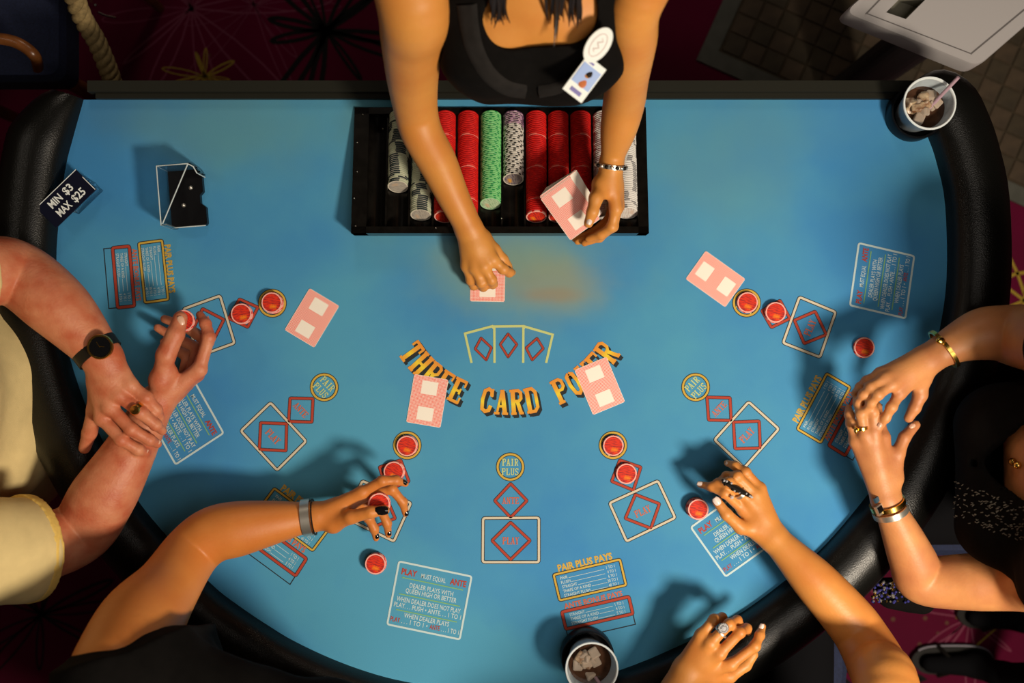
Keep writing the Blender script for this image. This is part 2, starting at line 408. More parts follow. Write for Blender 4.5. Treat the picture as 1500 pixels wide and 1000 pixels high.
for k in range(6):
    a = 2 * PI * k / 6 + .4; g.ribbon([c, (c[0] + .085 * math.cos(a), c[1] + .085 * math.sin(a))], .008, .0014)
g.ribbon([(c[0] + .085 * math.cos(t / 12 * PI), c[1] - .01 + .085 * math.sin(t / 12 * PI)) for t in range(25)], .009, .0014, True)
g.ribbon([fl(1445, 552), fl(1475, 558), fl(1520, 553), fl(1560, 540)], .009, .0014)
g.ribbon([fl(1468, 355), fl(1490, 400), fl(1500, 430)], .008, .0014)
g.ribbon([fl(1400, 905), fl(1440, 880), fl(1470, 910), fl(1430, 945)], .005, .0014)
g.build('yellow_swirl_print', M['c_yellow'], floor, smooth=False)

# the room round the table
for nm, c_, sz_ in (('wall_left', (-3.5, 0, 1.7), (.1, 7, 3.4)), ('wall_right', (3.5, 0, 1.7), (.1, 7, 3.4)), ('wall_back', (0, 3.5, 1.7), (7, .1, 3.4)), ('wall_front', (0, -3.5, 1.7), (7, .1, 3.4)), ('ceiling', (0, 0, 3.45), (7.1, 7.1, .1))):
    g = G(); g.box(c_, sz_); tag(g.build(nm, M['wallpaint'], smooth=False), kind='structure')

# tiled walkway with a stone border
O = Vector((.495, .756)); U = Vector((.913, -.408)); V = Vector((.408, .913))
def uv(a, b): q = O + U * a + V * b; return (q.x, q.y)
g = G(); g.prism([uv(0, 0), uv(1.9, 0), uv(1.9, 1.4), uv(0, 1.4)], .0005, .003); g.build('grout_bed', M['grout'], floor, smooth=False)
for (a0, b0, a1, b1) in ((0, 0, .045, 1.4), (.045, 0, 1.9, .045)):
    g = G(); g.prism([uv(a0, b0), uv(a1, b0), uv(a1, b1), uv(a0, b1)], .001, .007); g.build('stone_border', M['border'], floor, smooth=False)
TS = .056; tm = {}
for k, mm in enumerate(('tile_a', 'tile_b')):
    g = G(); h = TS / 2 - .0012; ii = h - .002
    rot = lambda x, y: (U.x * x + V.x * y, U.y * x + V.y * y)
    g.prism([rot(-h, -h), rot(h, -h), rot(h, h), rot(-h, h)], 0, .005, top=[rot(-ii, -ii), rot(ii, -ii), rot(ii, ii), rot(-ii, ii)])
    o = g.build('tile', M[mm], floor, smooth=False, ang=20); tm[k] = o
cnt = 0; first = {0: True, 1: True}
rt = random.Random(2)
for i in range(32):
    for j in range(24):
        q = O + U * (.05 + TS * (i + .5)) + V * (.05 + TS * (j + .5))
        if q.x > 1.44 or q.y > .97 or (q.y < .52 and q.x < 1.05): continue
        k = (i + j) % 2 if rt.random() < .8 else rt.randint(0, 1)
        if first[k]: o = tm[k]; first[k] = False
        else:
            o = tm[k].copy(); C.objects.link(o)
        o.location = (q.x, q.y, .0022 + rt.uniform(0, .0006)); cnt += 1

# ------------------------------------------------------------------ the gaming table
table = thing('gaming_table', 'blue felt card table with black padded rail and chip tray, in the middle', 'table', (0, 0, 0))
inner_px = [(122, 146), (106, 200), (95, 243), (86, 310), (81, 384), (88, 470), (115, 570), (150, 648), (195, 725), (232, 773), (304, 852), (350, 889), (398, 921),
            (430, 940), (483, 965), (537, 985), (590, 999), (660, 1010), (740, 1014), (820, 1006), (908, 983), (1000, 945), (1078, 904),
            (1140, 860), (1199, 810), (1250, 753), (1300, 685), (1345, 590), (1374, 500), (1388, 410), (1386, 300), (1374, 240), (1362, 204), (1343, 165), (1322, 142)]
inner = [Vector((*xy(*p), 0)) for p in catmull([Vector((a, b, 0)) for a, b in inner_px], 4) for p in [(p.x, p.y)]]
TX0, TX1, TY0, TY1 = -.272, .229, .196, .410      # opening for the chip tray
def ring_mesh(outer, hole, z0, z1):
    """a slab with a rectangular opening"""
    cu = bpy.data.curves.new('tmp', 'CURVE'); cu.dimensions = '2D'; cu.fill_mode = 'BOTH'; cu.extrude = (z1 - z0) / 2
    for P in (outer, hole):
        sp = cu.splines.new('POLY'); sp.points.add(len(P) - 1); sp.use_cyclic_u = True
        for i, p in enumerate(P): sp.points[i].co = (p[0], p[1], 0, 1)
    o = bpy.data.objects.new('tmp', cu); C.objects.link(o)
    me = o.to_mesh(); vs = [(v.co.x, v.co.y, v.co.z + (z0 + z1) / 2) for v in me.vertices]; fs = [tuple(p.vertices) for p in me.polygons]
    o.to_mesh_clear(); bpy.data.objects.remove(o); bpy.data.curves.remove(cu)
    g = G(); g.add(vs, fs); return g
back_l = xy(122, 137); back_r = xy(1322, 137)
slab = [(p.x, p.y) for p in inner]
hole = [(TX0, TY0), (TX1, TY0), (TX1, TY1), (TX0, TY1)]
felt = ring_mesh(slab, hole, FELT - .012, FELT).build('felt', M['felt'], table, smooth=False)
ring_mesh(slab, hole, FELT - .06, FELT - .0125).build('table_top_board', M['cabinet'], table, smooth=False)

# padded rail swept round the players' side
prof = [(-.004, -.02), (0.000, .018), (.008, .034), (.024, .046), (.048, .051), (.072, .046), (.092, .032), (.103, .010), (.106, -.015), (.100, -.045), (.02, -.06), (0, -.05)]
N = len(inner)
g = G(); rings = []
nrm = []
for i in range(N):
    a = inner[max(0, i - 1)]; b = inner[min(N - 1, i + 1)]; t = (b - a).normalized(); nrm.append(Vector((t.y, -t.x, 0)) * (-1 if False else 1))
# outward is to the left of travel reversed: check with the middle of the table
if (inner[N // 2] + nrm[N // 2] - Vector((0, .1, 0))).length < (inner[N // 2] - Vector((0, .1, 0))).length: nrm = [-q for q in nrm]
vs = []; P = len(prof)
for i in range(N):
    s = 1.0
    e = min(i, N - 1 - i)
    if e < 6: s = .45 + .55 * math.sin((e + .5) / 6.5 * PI / 2)
    for (r, z) in prof: q = inner[i] + nrm[i] * (r * s * 1.06); vs.append((q.x, q.y, FELT + z * (s if z > 0 else 1)))
fs = []
for i in range(N - 1):
    for k in range(P):
        l = (k + 1) % P; fs.append((i * P + k, i * P + l, (i + 1) * P + l, (i + 1) * P + k))
fs.append(tuple(range(P))); fs.append(tuple((N - 1) * P + k for k in range(P)))
g.add(vs, fs); rail = g.build('padded_rail', M['leather'], table, ang=60)
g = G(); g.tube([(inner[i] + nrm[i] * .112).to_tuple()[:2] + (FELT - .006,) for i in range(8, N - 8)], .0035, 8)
g.build('rail_glint_strip', M['glint'], table)  # blue glint along the outer rail edge, put in as a coloured strip
# back edge bar
y0 = back_l[1]
g = G(); g.box((.0, y0 + .008, FELT + .004), (1.50, .020, .034)); g.box((0, y0 - .006, FELT + .001), (1.48, .010, .018))
g.build('back_edge_bar', M['rail'], table)
# apron, pedestal and foot
ap = [(p.x * .93, (p.y - .1) * .9 + .1) for p in inner[::3]]
g = G(); g.prism(ap, FELT - .13, FELT - .06); g.build('apron', M['cabinet'], table, smooth=False)
g = G(); g.box((-.02, .12, .42), (.62, .30, .72)); g.build('pedestal', M['cabinet'], table, smooth=False)
g = G(); g.box((-.02, .12, .03), (.80, .42, .06)); g.build('pedestal_foot', M['cabinet'], table, smooth=False)

# ------------------------------------------------------------------ print on the felt
ZP = FELT + .0003
def rounded(P, r=.004, n=3):
    out = []
    for i in range(len(P)):
        a = Vector(P[i - 1]); b = Vector(P[i]); c = Vector(P[(i + 1) % len(P)])
        d1 = (a - b).normalized() * r; d2 = (c - b).normalized() * r
        for k in range(n + 1):
            t = k / n; out.append((b + d1) * (1 - t) ** 2 + b * 2 * t * (1 - t) + (b + d2) * t * t)
    return [(p.x, p.y) for p in out]
def outline(name, pxs, m, wd=.0042, edge=.0068, r=.004, parent=None):
    P = rounded([xy(*p) for p in pxs], r)
    g = G()
    if edge: g.ribbon(P, edge, ZP, True, 0)
    g.ribbon(P, wd, ZP + .0003, True, 1)
    return g.build(name, [M['ink_black'], M[m]], felt, smooth=False)
def circ(px, py, r):
    c = xy(px, py); g = G()
    P = [(c[0] + r * math.cos(2 * PI * k / 40), c[1] + r * math.sin(2 * PI * k / 40)) for k in range(40)]
    g.ribbon(P, .0062, ZP, True, 0); g.ribbon(P, .0036, ZP + .0003, True, 1)
    return g.build('betting_circle', [M['ink_black'], M['ink_yellow']], felt, smooth=False)

# western slab letters: every glyph is a set of strokes in a .62 x 1 box
def S(x, y, l=.26): return ([(x - l / 2, y), (x + l / 2, y)], .10)
def Vs(x, w=.17): return ([(x, .02), (x, .98)], w)
bowl = ([(.13, .95), (.40, .95), (.51, .86), (.51, .63), (.40, .53), (.13, .53)], .12)
GL = {
 'T': [Vs(.31), ([(.03, .94), (.59, .94)], .12), ([(.06, .96), (.06, .70)], .09), ([(.56, .96), (.56, .70)], .09), S(.31, .05, .34)],
 'H': [Vs(.14), Vs(.48), S(.14, .05), S(.14, .95), S(.48, .05), S(.48, .95), ([(.14, .5), (.48, .5)], .11)],
 'R': [Vs(.14), S(.14, .05), S(.12, .95), bowl, ([(.33, .53), (.48, .06)], .15), S(.50, .05, .2)],
 'E': [Vs(.14), S(.12, .05), S(.12, .95), ([(.1, .94), (.56, .94)], .12), ([(.1, .06), (.56, .06)], .12), ([(.1, .5), (.42, .5)], .10), ([(.54, .98), (.54, .72)], .08), ([(.54, .02), (.54, .28)], .08), ([(.41, .38), (.41, .62)], .08)],
 'C': [([(.52, .68), (.49, .88), (.33, .95), (.17, .86), (.12, .5), (.17, .14), (.33, .05), (.49, .12), (.54, .32)], .14), ([(.53, .98), (.53, .66)], .08)],
 'A': [([(.12, .04), (.29, .98)], .09), ([(.30, .98), (.50, .04)], .17), ([(.16, .33), (.44, .33)], .09), S(.11, .05), S(.50, .05, .28)],
 'D': [Vs(.14), S(.12, .05), S(.12, .95), ([(.1, .95), (.38, .95), (.52, .80), (.52, .20), (.38, .05), (.1, .05)], .13)],
 'P': [Vs(.14), S(.14, .05, .32), S(.12, .95), bowl],
 'O': [([(.31, .95), (.16, .86), (.11, .5), (.16, .14), (.31, .05), (.46, .14), (.51, .5), (.46, .86), (.31, .95)], .14)],
 'K': [Vs(.14), S(.14, .05), S(.14, .95), ([(.50, .95), (.20, .47)], .09), ([(.26, .56), (.50, .05)], .16), S(.49, .95, .24), S(.52, .05, .24)],
 'L': [Vs(.16), S(.16, .95, .3), ([(.04, .06), (.56, .06)], .12), ([(.54, .02), (.54, .34)], .08)],
 'Y': [([(.12, .95), (.31, .46)], .15), ([(.50, .95), (.31, .46)], .09), ([(.31, .5), (.31, .04)], .17), S(.12, .95), S(.50, .95, .22), S(.31, .05, .3)],
 'N': [Vs(.12, .10), Vs(.50, .10), ([(.12, .97), (.50, .03)], .16), S(.12, .95, .2), S(.12, .05, .22), S(.50, .95, .24)],
 'U': [([(.14, .98), (.14, .2), (.22, .06), (.40, .06), (.48, .2), (.48, .98)], .13), S(.14, .95), S(.48, .95)],
 'I': [Vs(.31), S(.31, .05, .34), S(.31, .95, .34)],
 'B': [Vs(.14), S(.12, .05), S(.12, .95), bowl, ([(.13, .53), (.42, .50), (.53, .42), (.53, .15), (.42, .05), (.13, .05)], .12)],
 'S': [([(.50, .74), (.44, .92), (.26, .95), (.13, .82), (.16, .60), (.44, .42), (.51, .22), (.40, .06), (.22, .05), (.11, .22)], .13), ([(.52, .98), (.52, .72)], .07), ([(.09, .02), (.09, .28)], .07)],
}
def glyph(g, ch, O2, ex, ey, z, mi, scale=1.0):
    """ex: unit letter-width vector (world, per .62 box), ey: letter height vector"""
    for pts, wd in GL.get(ch, []):
        P = [(O2[0] + ex[0] * x / .62 + ey[0] * y, O2[1] + ex[1] * x / .62 + ey[1] * y) for x, y in pts]
        g.ribbon(P, wd * math.hypot(*ey) * scale, z + 6e-6 * (len(g.f) % 23), False, mi)
def slab(g, s, c, ang, height, width, z, mi=0, bold=1.0):
    """word centred on c, written along ang (world radians)"""
    n = len(s); ad = width / n; d = (math.cos(ang), math.sin(ang)); u = (-d[1], d[0])
    for i, ch in enumerate(s):
        o = (c[0] + d[0] * (-width / 2 + i * ad) - u[0] * height / 2, c[1] + d[1] * (-width / 2 + i * ad) - u[1] * height / 2)
        glyph(g, ch, o, (d[0] * ad * .95, d[1] * ad * .95), (u[0] * height, u[1] * height), z, mi, bold)

# the name of the game on an arc
c0 = xy(746, 413); R0 = 176 / 820
for i, ch in enumerate('THREE CARD POKER'):
    if ch == ' ': continue
    a = math.radians(-90 + (i - 7.5) * 7.25); hh = 37 / 820; ww = 19.5 / 820
    ce = Vector((c0[0] + R0 * math.cos(a), c0[1] + R0 * math.sin(a)))
    up = Vector((-math.cos(a), -math.sin(a))); rt_ = Vector((up.y, -up.x))
    g = G()
    for mi, off, z, k in ((0, Vector((.0045, -.0052)), ZP, 1.15), (0, Vector((.0022, -.0026)), ZP, 1.15), (1, Vector((0, 0)), ZP + .0003, 1.0)):
        o2 = ce + off - rt_ * ww / 2 - up * hh / 2
        glyph(g, ch, o2, rt_ * ww, up * hh, z, mi, k)
    g.build('western_letter', [M['ink_black'], M['western']], felt, smooth=False)

# three printed cards with diamonds
Zc = lambda x, y: (560 + x / 4.167, 460 + y / 4.167)
g = G()
for zi, P in enumerate(([(545, 297), (505, 118), (672, 73), (684, 92)], [(685, 297), (684, 75), (861, 73), (860, 297)], [(862, 90), (868, 75), (1040, 125), (1000, 297)])):
    g.ribbon([xy(*Zc(*p)) for p in P], .0042, ZP + .0002 + .00003 * zi)
g.build('printed_card_outlines', M['ink_lemon'], felt, smooth=False)
for P in ([(603, 145), (667, 205), (635, 280), (567, 212)], [(768, 120), (822, 185), (768, 262), (720, 185)], [(945, 147), (983, 210), (915, 280), (878, 206)]):
    outline('printed_diamond', [Zc(*p) for p in P], 'ink_red', .0034, .005, .001)

def mid(P): return xy(sum(p[0] for p in P) / 4, sum(p[1] for p in P) / 4)
seats = [ # circle, ante, diamond, box, angle of the lettering (world)
 ((399, 444), [(351, 438), (378, 450), (363, 479), (335, 466)], [(297, 452), (328, 468), (312, 500), (282, 484)], [(268.8, 452.4), (322.4, 433), (343.6, 502.4), (290, 521.8)], -69),
 ((475, 567), [(425, 583), (458.6, 583.6), (457, 618), (423, 617)], [(382, 619), (420, 620.4), (419, 660), (380, 658)], [(396.4, 589.6), (448.4, 646), (406, 688.4), (353, 631)], -47),
 ((596.5, 652), [(587, 673.6), (556, 684), (567, 717.8), (599, 704.7)], [(564, 724), (529, 737.6), (541.5, 773.5), (579, 759)], [(602, 736.5), (531, 704), (506, 758), (577, 792.5)], -24),
 ((747.6, 683.6), [(748, 708), (772, 733), (748, 757.6), (724.7, 733)], [(748, 764.8), (776.5, 791.4), (748, 819.3), (720.8, 791.4)], [(707.7, 758.5), (789.4, 758), (789.4, 823), (707.2, 823)], 0),
 ((898, 652), [(908, 673.6), (938.7, 684), (927.8, 717.8), (896, 704.7)], [(930.8, 724), (966, 737.6), (953.5, 773.5), (916, 759)], [(892.9, 736.5), (963.7, 704), (989, 758), (917.9, 792.5)], 24),
 ((1019, 567), [(1035.6, 581.6), (1069.4, 582.4), (1071, 615.6), (1038, 615)], [(1074.4, 618), (1112, 616.6), (1113.6, 656), (1076.6, 657)], [(1096.6, 588.4), (1140.6, 628), (1090, 685), (1046.6, 644)], 46),
 ((1093.6, 443.6), [(1142.6, 440), (1157, 466.4), (1130, 479.4), (1116, 455)], [(1194, 456), (1210.4, 490), (1178, 503), (1163.6, 469)], [(1171, 435), (1224, 457), (1201, 523), (1147, 502)], 67),
]
for (c, an, di, bx_, ang) in seats:
    circ(c[0], c[1], 18.6 / 820)
    outline('ante_diamond', an, 'ink_red', .0042, .0062, .002); outline('play_diamond', di, 'ink_red', .0042, .0062, .002)
    outline('play_box', bx_, 'ink_cream', .0040, .0066, .004)
    A = math.radians(ang); cw = xy(*c); u = (-math.sin(A), math.cos(A))
    for wd_, ce_, hh_, wl_, mk in (('PAIR', (cw[0] + u[0] * .0085, cw[1] + u[1] * .0085), .0125, .029, 'ink_lemon'), ('PLUS', (cw[0] - u[0] * .0085, cw[1] - u[1] * .0085), .0125, .031, 'ink_lemon'),
                                 ('ANTE', mid(an), .0120, .031, 'ink_orange'), ('PLAY', mid(di), .0130, .030, 'ink_orange')):
        g = G(); slab(g, wd_, ce_, A, hh_, wl_, ZP + .0002, 0, .9); g.build('seat_lettering', M[mk], felt, smooth=False)

# small sans lettering from Blender's own typeface
_tc = {}
def textmesh(s, bold=.012):
    if (s, bold) in _tc: return _tc[(s, bold)]
    cu = bpy.data.curves.new('t', 'FONT'); cu.body = s; cu.resolution_u = 2; cu.offset = bold
    o = bpy.data.objects.new('t', cu); C.objects.link(o); me = o.to_mesh()
    vs = [(v.co.x, v.co.y) for v in me.vertices]; fs = [tuple(p.vertices) for p in me.polygons]
    o.to_mesh_clear(); bpy.data.objects.remove(o); bpy.data.curves.remove(cu)
    x0 = min(v[0] for v in vs); x1 = max(v[0] for v in vs)
    _tc[(s, bold)] = ([(v[0] - x0, v[1]) for v in vs], fs, x1 - x0)
    return _tc[(s, bold)]
class Frame:
    """a printed panel: (s,t) run 0..1 along the reading direction and down the lines"""
    def __init__(s, TL, TR, BL): s.o = Vector(xy(*TL)); s.x = Vector(xy(*TR)) - s.o; s.y = Vector(xy(*BL)) - s.o
    def at(s, a, b): p = s.o + s.x * a + s.y * b; return (p.x, p.y)
    def text(s, g, st, a0, a1, b, hgt, mi, z=None, bold=.012):
        """text between a0 and a1, baseline at b, letter height hgt (fraction of the panel height)"""
        vs, fs, wdt = textmesh(st, bold); z = z or ZP + .0002
        k = (a1 - a0) / wdt; H_ = hgt / .72
        g.add([(*s.at(a0 + v[0] * k, b - v[1] * H_), z) for v in vs], fs, mi)
def rule_panel(TL, TR, BL):
    F = Frame(TL, TR, BL)
    BRp = (TR[0] + BL[0] - TL[0], TR[1] + BL[1] - TL[1])
    outline('rule_panel_frame', [TL, TR, BRp, BL], 'ink_pale', .0034, 0, .004)
    g = G(); h = .085
    F.text(g, 'PLAY', .06, .27, .185, .095, 1, bold=.03); F.text(g, 'MUST EQUAL', .33, .67, .185, .075, 0); F.text(g, 'ANTE', .73, .95, .185, .095, 1, bold=.03)
    F.text(g, 'DEALER PLAYS WITH', .20, .80, .365, .075, 0); F.text(g, 'QUEEN HIGH OR BETTER', .16, .86, .455, .075, 0)
    F.text(g, 'WHEN DEALER DOES NOT PLAY', .06, .94, .605, .075, 0); F.text(g, 'PLAY. . . PUSH \u2022 ANTE. . . 1 TO 1', .04, .96, .70, .075, 0)
    F.text(g, 'WHEN DEALER PLAYS', .20, .82, .84, .075, 0)
    F.text(g, 'PLAY', .03, .16, .935, .075, 1); F.text(g, '. . . 1 TO 1 \u2022', .18, .54, .935, .075, 0); F.text(g, 'ANTE', .57, .71, .935, .075, 1); F.text(g, '. . . 1 TO 1', .73, .97, .935, .075, 0)
    for t in (.235, .495, .745): g.ribbon([F.at(.08, t), F.at(.92, t)], .0018, ZP + .0002, False, 2)
    g.build('rule_panel_lettering', [M['ink_pale'], M['ink_red'], M['ink_green']], felt, smooth=False)
rule_panel((584.7, 821.9), (690.8, 844), (567.3, 913.9))
rule_panel((275, 540.6), (327.4, 634), (205, 586.5))
rule_panel((1245, 447), (1258, 356), (1326, 466))
rule_panel((1012, 772), (1099, 710), (1063, 844))

def pay_table(TL, TR, BL, rTL, rTR, rBL, drop):
    """yellow panel, the red bonus panel under it and the thin empty strip below"""
    F = Frame(TL, TR, BL); br = lambda a, b, c: (b[0] + c[0] - a[0], b[1] + c[1] - a[1])
    outline('pay_table_frame', [TL, TR, br(TL, TR, BL), BL], 'ink_yellow', .0034, .0062, .003)
    R_ = Frame(rTL, rTR, rBL)
    dn = Vector(R_.y).normalized() * drop
    def wp(p): return (750 + p[0] * 820, 500 - p[1] * 820)
    e = [R_.at(0, 0), R_.at(1, 0), R_.at(1.01, 1), R_.at(0.01, 1)]
    g = G(); g.ribbon([R_.at(0, .6), (R_.at(.0, 1)[0] + dn.x, R_.at(.0, 1)[1] + dn.y), (R_.at(1, 1)[0] + dn.x, R_.at(1, 1)[1] + dn.y), R_.at(1, .6)], .0018, ZP); g.build('pay_table_empty_strip', M['ink_black'], felt, smooth=False)
    outline('bonus_table_frame', [rTL, rTR, br(rTL, rTR, rBL), rBL], 'ink_red', .0046, .0068, .003)
    g = G()
    F.text(g, 'PAIR PLUS PAYS', .08, .90, -.08, .26, 1, bold=.04)
    for i, (a, b) in enumerate((('PAIR', '1 TO 1'), ('FLUSH', '4 TO 1'), ('STRAIGHT', '6 TO 1'), ('THREE OF A KIND', '30 TO 1'), ('STRAIGHT FLUSH', '40 TO 1'))):
        bl = .24 + i * .17; wd = .028 * len(a); F.text(g, a, .08, .08 + wd, bl, .115, 0); F.text(g, b, .92 - .024 * len(b), .90, bl, .115, 0)
        g.ribbon([F.at(.09 + wd, bl - .01), F.at(.74, bl - .01)], .0008, ZP + .0002, False, 0)
    R_.text(g, 'ANTE BONUS PAYS', .05, .92, -.14, .30, 2, bold=.03)
    for i, (a, b) in enumerate((('STRAIGHT', '1 TO 1'), ('THREE OF A KIND', '4 TO 1'), ('STRAIGHT FLUSH', '5 TO 1'))):
        bl = .34 + i * .25; wd = .028 * len(a); R_.text(g, a, .10, .10 + wd, bl, .17, 0); R_.text(g, b, .92 - .024 * len(b), .90, bl, .17, 0)
        g.ribbon([R_.at(.11 + wd, bl - .02), R_.at(.74, bl - .02)], .0008, ZP + .0002, False, 0)
    g.build('pay_table_lettering', [M['ink_pale'], M['ink_yellow'], M['ink_orange']], felt, smooth=False)
pay_table((811, 841.5), (908, 819), (820, 879), (823, 896), (921, 873.5), (829, 921), 16 / 820)
pay_table((237.5, 352), (246.5, 438.5), (203.5, 356.5), (189.5, 360.5), (197, 448), (165, 363), 13 / 820)
pay_table((402, 715), (482, 774), (378, 747), (369, 759), (449, 818), (353, 784), 15 / 820)
pay_table((1168, 628), (1211, 547), (1202, 648), (1214, 652), (1257, 571), (1238, 667), 13 / 820)

# ------------------------------------------------------------------ chip tray let into the table
XL, XR = -.2805, .2385
YD, YP = (500 - 158) / FPX * HC, .1885          # dealer's edge and players' edge
ZD, ZY = FELT + .004, FELT + .045
def tz(y): return ZD + (YD - y) / (YD - YP) * (ZY - ZD)
tray = thing('chip_tray', 'black plastic chip tray with rows of chips, set in the felt before the dealer', 'chip tray', (-.02, .3, FELT))
def slopebox(g, x0, x1, ya, yb, dz, th=.008, mi=0):
    vs = [(x, y, tz(y) + dz - t) for t in (th, 0) for y in (ya, yb) for x in (x0, x1)]
    g.add(vs, [(0, 2, 3, 1), (4, 5, 7, 6), (0, 1, 5, 4), (2, 6, 7, 3), (0, 4, 6, 2), (1, 3, 7, 5)], mi)
g = G()
slopebox(g, XL, XR, YD - .012, YD, 0, .03); slopebox(g, XL, XR, YP, YP + .012, 0, .045)
slopebox(g, XL, XL + .026, YP, YD, 0, .035); slopebox(g, XR - .018, XR, YP, YD, 0, .035)
g.build('tray_rim', M['tray'], tray, smooth=False)
cols_px = [552, 584, 617.5, 652, 685.6, 719, 752, 785.5, 818, 851, 884, 918]
CX = [(p - 750) / (FPX / (HC - .012)) for p in cols_px]
CHR = .0186; AXD = -.010
def axz(y): return tz(y) + AXD
PITCH = (CX[-1] - CX[0]) / 11
for i, cx in enumerate(CX):
    g = G(); r = PITCH / 2 - .0006; n = 12
    for s_ in range(1):
        vs = []
        for y in (YD - .010, YP + .010):
            for k in range(n + 1):
                a = PI + PI * k / n; vs.append((cx + r * math.cos(a), y, axz(y) + r * math.sin(a)))
            for k in range(n + 1):
                a = 2 * PI - PI * k / n; vs.append((cx + (r + .0008) * math.cos(a), y, axz(y) + (r + .0008) * math.sin(a) - .0006))
        m_ = 2 * (n + 1); g.add(vs, [(k, (k + 1) % m_, m_ + (k + 1) % m_, m_ + k) for k in range(m_)])
    g.build('channel', M['tray'], tray)
    g = G(); slopebox(g, cx - PITCH / 2 - .0016, cx - PITCH / 2 + .0016, YP + .01, YD - .01, -.006, .012); g.build('divider', M['tray'], tray, smooth=False)
g = G()
for (px, py) in ((523, 208), (524, 252), (521, 292), (524, 333), (640, 336), (735, 322), (560, 187), (530, 165)):
    p = J(px, py, .02); p.z = tz(p.y) + .0015; g.sphere(p, .0016, 8, 5)
g.build('rim_screws', M['steel'], tray)
g = G(); g.box(((XL + XR) / 2, (YD + YP) / 2, FELT - .045), (XR - XL - .02, YD - YP - .01, .004)); g.build('tray_floor', M['tray'], tray, smooth=False)

# ------------------------------------------------------------------ chips
def chip_mesh(name, base, spot, ring, inlay, nspot=6, r=CHR, frac=.5):
    seg = 24; g = G(); t = .0033 / 2; b = .0006
    prof = [(.0, -t), (r * .72, -t), (r - b, -t), (r, -t + b), (r, t - b), (r - b, t), (r * .875, t), (r * .865, t), (0, t)]
    vs = []; idx = []
    for (q, z) in prof[1:-1]:
        idx.append(len(vs)); vs += [(q * math.cos(2 * PI * k / seg), q * math.sin(2 * PI * k / seg), z) for k in range(seg)]
    c0_ = len(vs); vs += [(0, 0, -t), (0, 0, t)]
    g.add(vs, []);
    for i in range(len(idx) - 1):
        for k in range(seg):
            l = (k + 1) % seg; sp = nspot and ((k * nspot / seg) % 1.0) < frac
            mi = 0
            if i in (1, 2, 3): mi = 1 if sp else 0
            if i == 0: mi = 0
            if i == 4: mi = 2
            if i == 5: mi = 2
            g.f.append([idx[i] + k, idx[i] + l, idx[i + 1] + l, idx[i + 1] + k]); g.m.append(mi)
    for k in range(seg):
        l = (k + 1) % seg
        g.f.append([c0_, idx[0] + l, idx[0] + k]); g.m.append(3)
        g.f.append([c0_ + 1, idx[-1] + k, idx[-1] + l]); g.m.append(3)
    me = bpy.data.meshes.new(name); me.from_pydata(g.v, [], g.f)
    for m in (base, spot, ring, inlay, inlay): me.materials.append(m)
    me.polygons.foreach_set('material_index', g.m); me.update(); me.shade_smooth(); me.set_sharp_from_angle(angle=math.radians(35))
    return me
mr = mat('chip_red', (0.66, 0.012, 0.008), .6, spec=.25); mr2 = mat('chip_red_spot', (0.74, 0.10, 0.07), .6); mrd = mat('chip_red_dark_spot', (0.52, 0.008, 0.008), .6, spec=.25); mpink = mat('chip_pink_ring', (0.84, 0.42, 0.36), .6, spec=.2); mpk2 = mat('chip_pink_spot', (0.80, 0.34, 0.28), .6, spec=.2)
mg_ = mat('chip_sage', (0.42, 0.46, 0.32), .6, spec=.2); mnv = mat('chip_navy_spot', (0.022, 0.036, 0.036), .6, spec=.2); mpale = mat('chip_pale_ring', (0.62, 0.56, 0.46), .5)
mgr = mat('chip_green', (0.03, 0.32, 0.08), .6, spec=.2); mgr2 = mat('chip_green_spot', (0.20, 0.60, 0.20), .6, spec=.2); mmint = mat('chip_mint_ring', (0.35, 0.62, 0.36), .45)
mbk = mat('chip_black', (0.012, 0.012, 0.014), .4); mwh = mat('chip_white_spot', (0.62, 0.60, 0.56), .5); mlil = mat('chip_lilac', (0.48, 0.26, 0.42), .5); mlil2 = mat('chip_plum', (0.12, 0.05, 0.11), .5)
mwht = mat('chip_white', (0.74, 0.72, 0.69), .5); mgry = mat('chip_grey_spot', (0.26, 0.25, 0.25), .5); mwr = mat('chip_rose_spot', (0.45, 0.30, 0.30), .5)
inl_red = inlay_material('inlay_red', (0.70, 0.035, 0.012), (0.30, 0.02, 0.02), (0.85, 0.22, 0.01))
inl_white = inlay_material('inlay_white', (0.66, 0.62, 0.58), (0.50, 0.42, 0.38), (0.6, 0.45, 0.35))
inl_grey = inlay_material('inlay_grey', (0.40, 0.36, 0.30), (0.28, 0.25, 0.22), (0.5, 0.36, 0.25))
inl_green = inlay_material('inlay_green', (0.45, 0.58, 0.38), (0.25, 0.40, 0.22), (0.6, 0.40, 0.25))
inl_multi = inlay_material('inlay_multi', (0.30, 0.24, 0.22), (0.10, 0.08, 0.12), (0.75, 0.35, 0.03))
def ringmat(me_): return me_
CM = {'red': chip_mesh('chip_red', mr, mpk2, mpink, inl_red, 8, frac=.45), 'tred': chip_mesh('tray_chip_red', mr, mrd, mr, inl_red, 8, frac=.4),
      'redline': chip_mesh('chip_red_light', mr2, mr, mpink, inl_red, 4, frac=.4),
      'camo': chip_mesh('chip_camo', mg_, mnv, mpale, inl_grey, 3, frac=.45),
      'green': chip_mesh('chip_green', mgr, mgr2, mmint, inl_green, 8, frac=.5),
      'black': chip_mesh('chip_black', mbk, mwh, mpale, inl_multi, 8, frac=.34),
      'lilac': chip_mesh('chip_lilac', mlil, mlil2, mpale, inl_multi, 8, frac=.4),
      'white': chip_mesh('chip_white', mwht, mgry, mwht, inl_white, 4, frac=.30),
      'rose': chip_mesh('chip_rose', mwht, mwr, mwht, inl_white, 4, frac=.5)}
rc = random.Random(11)
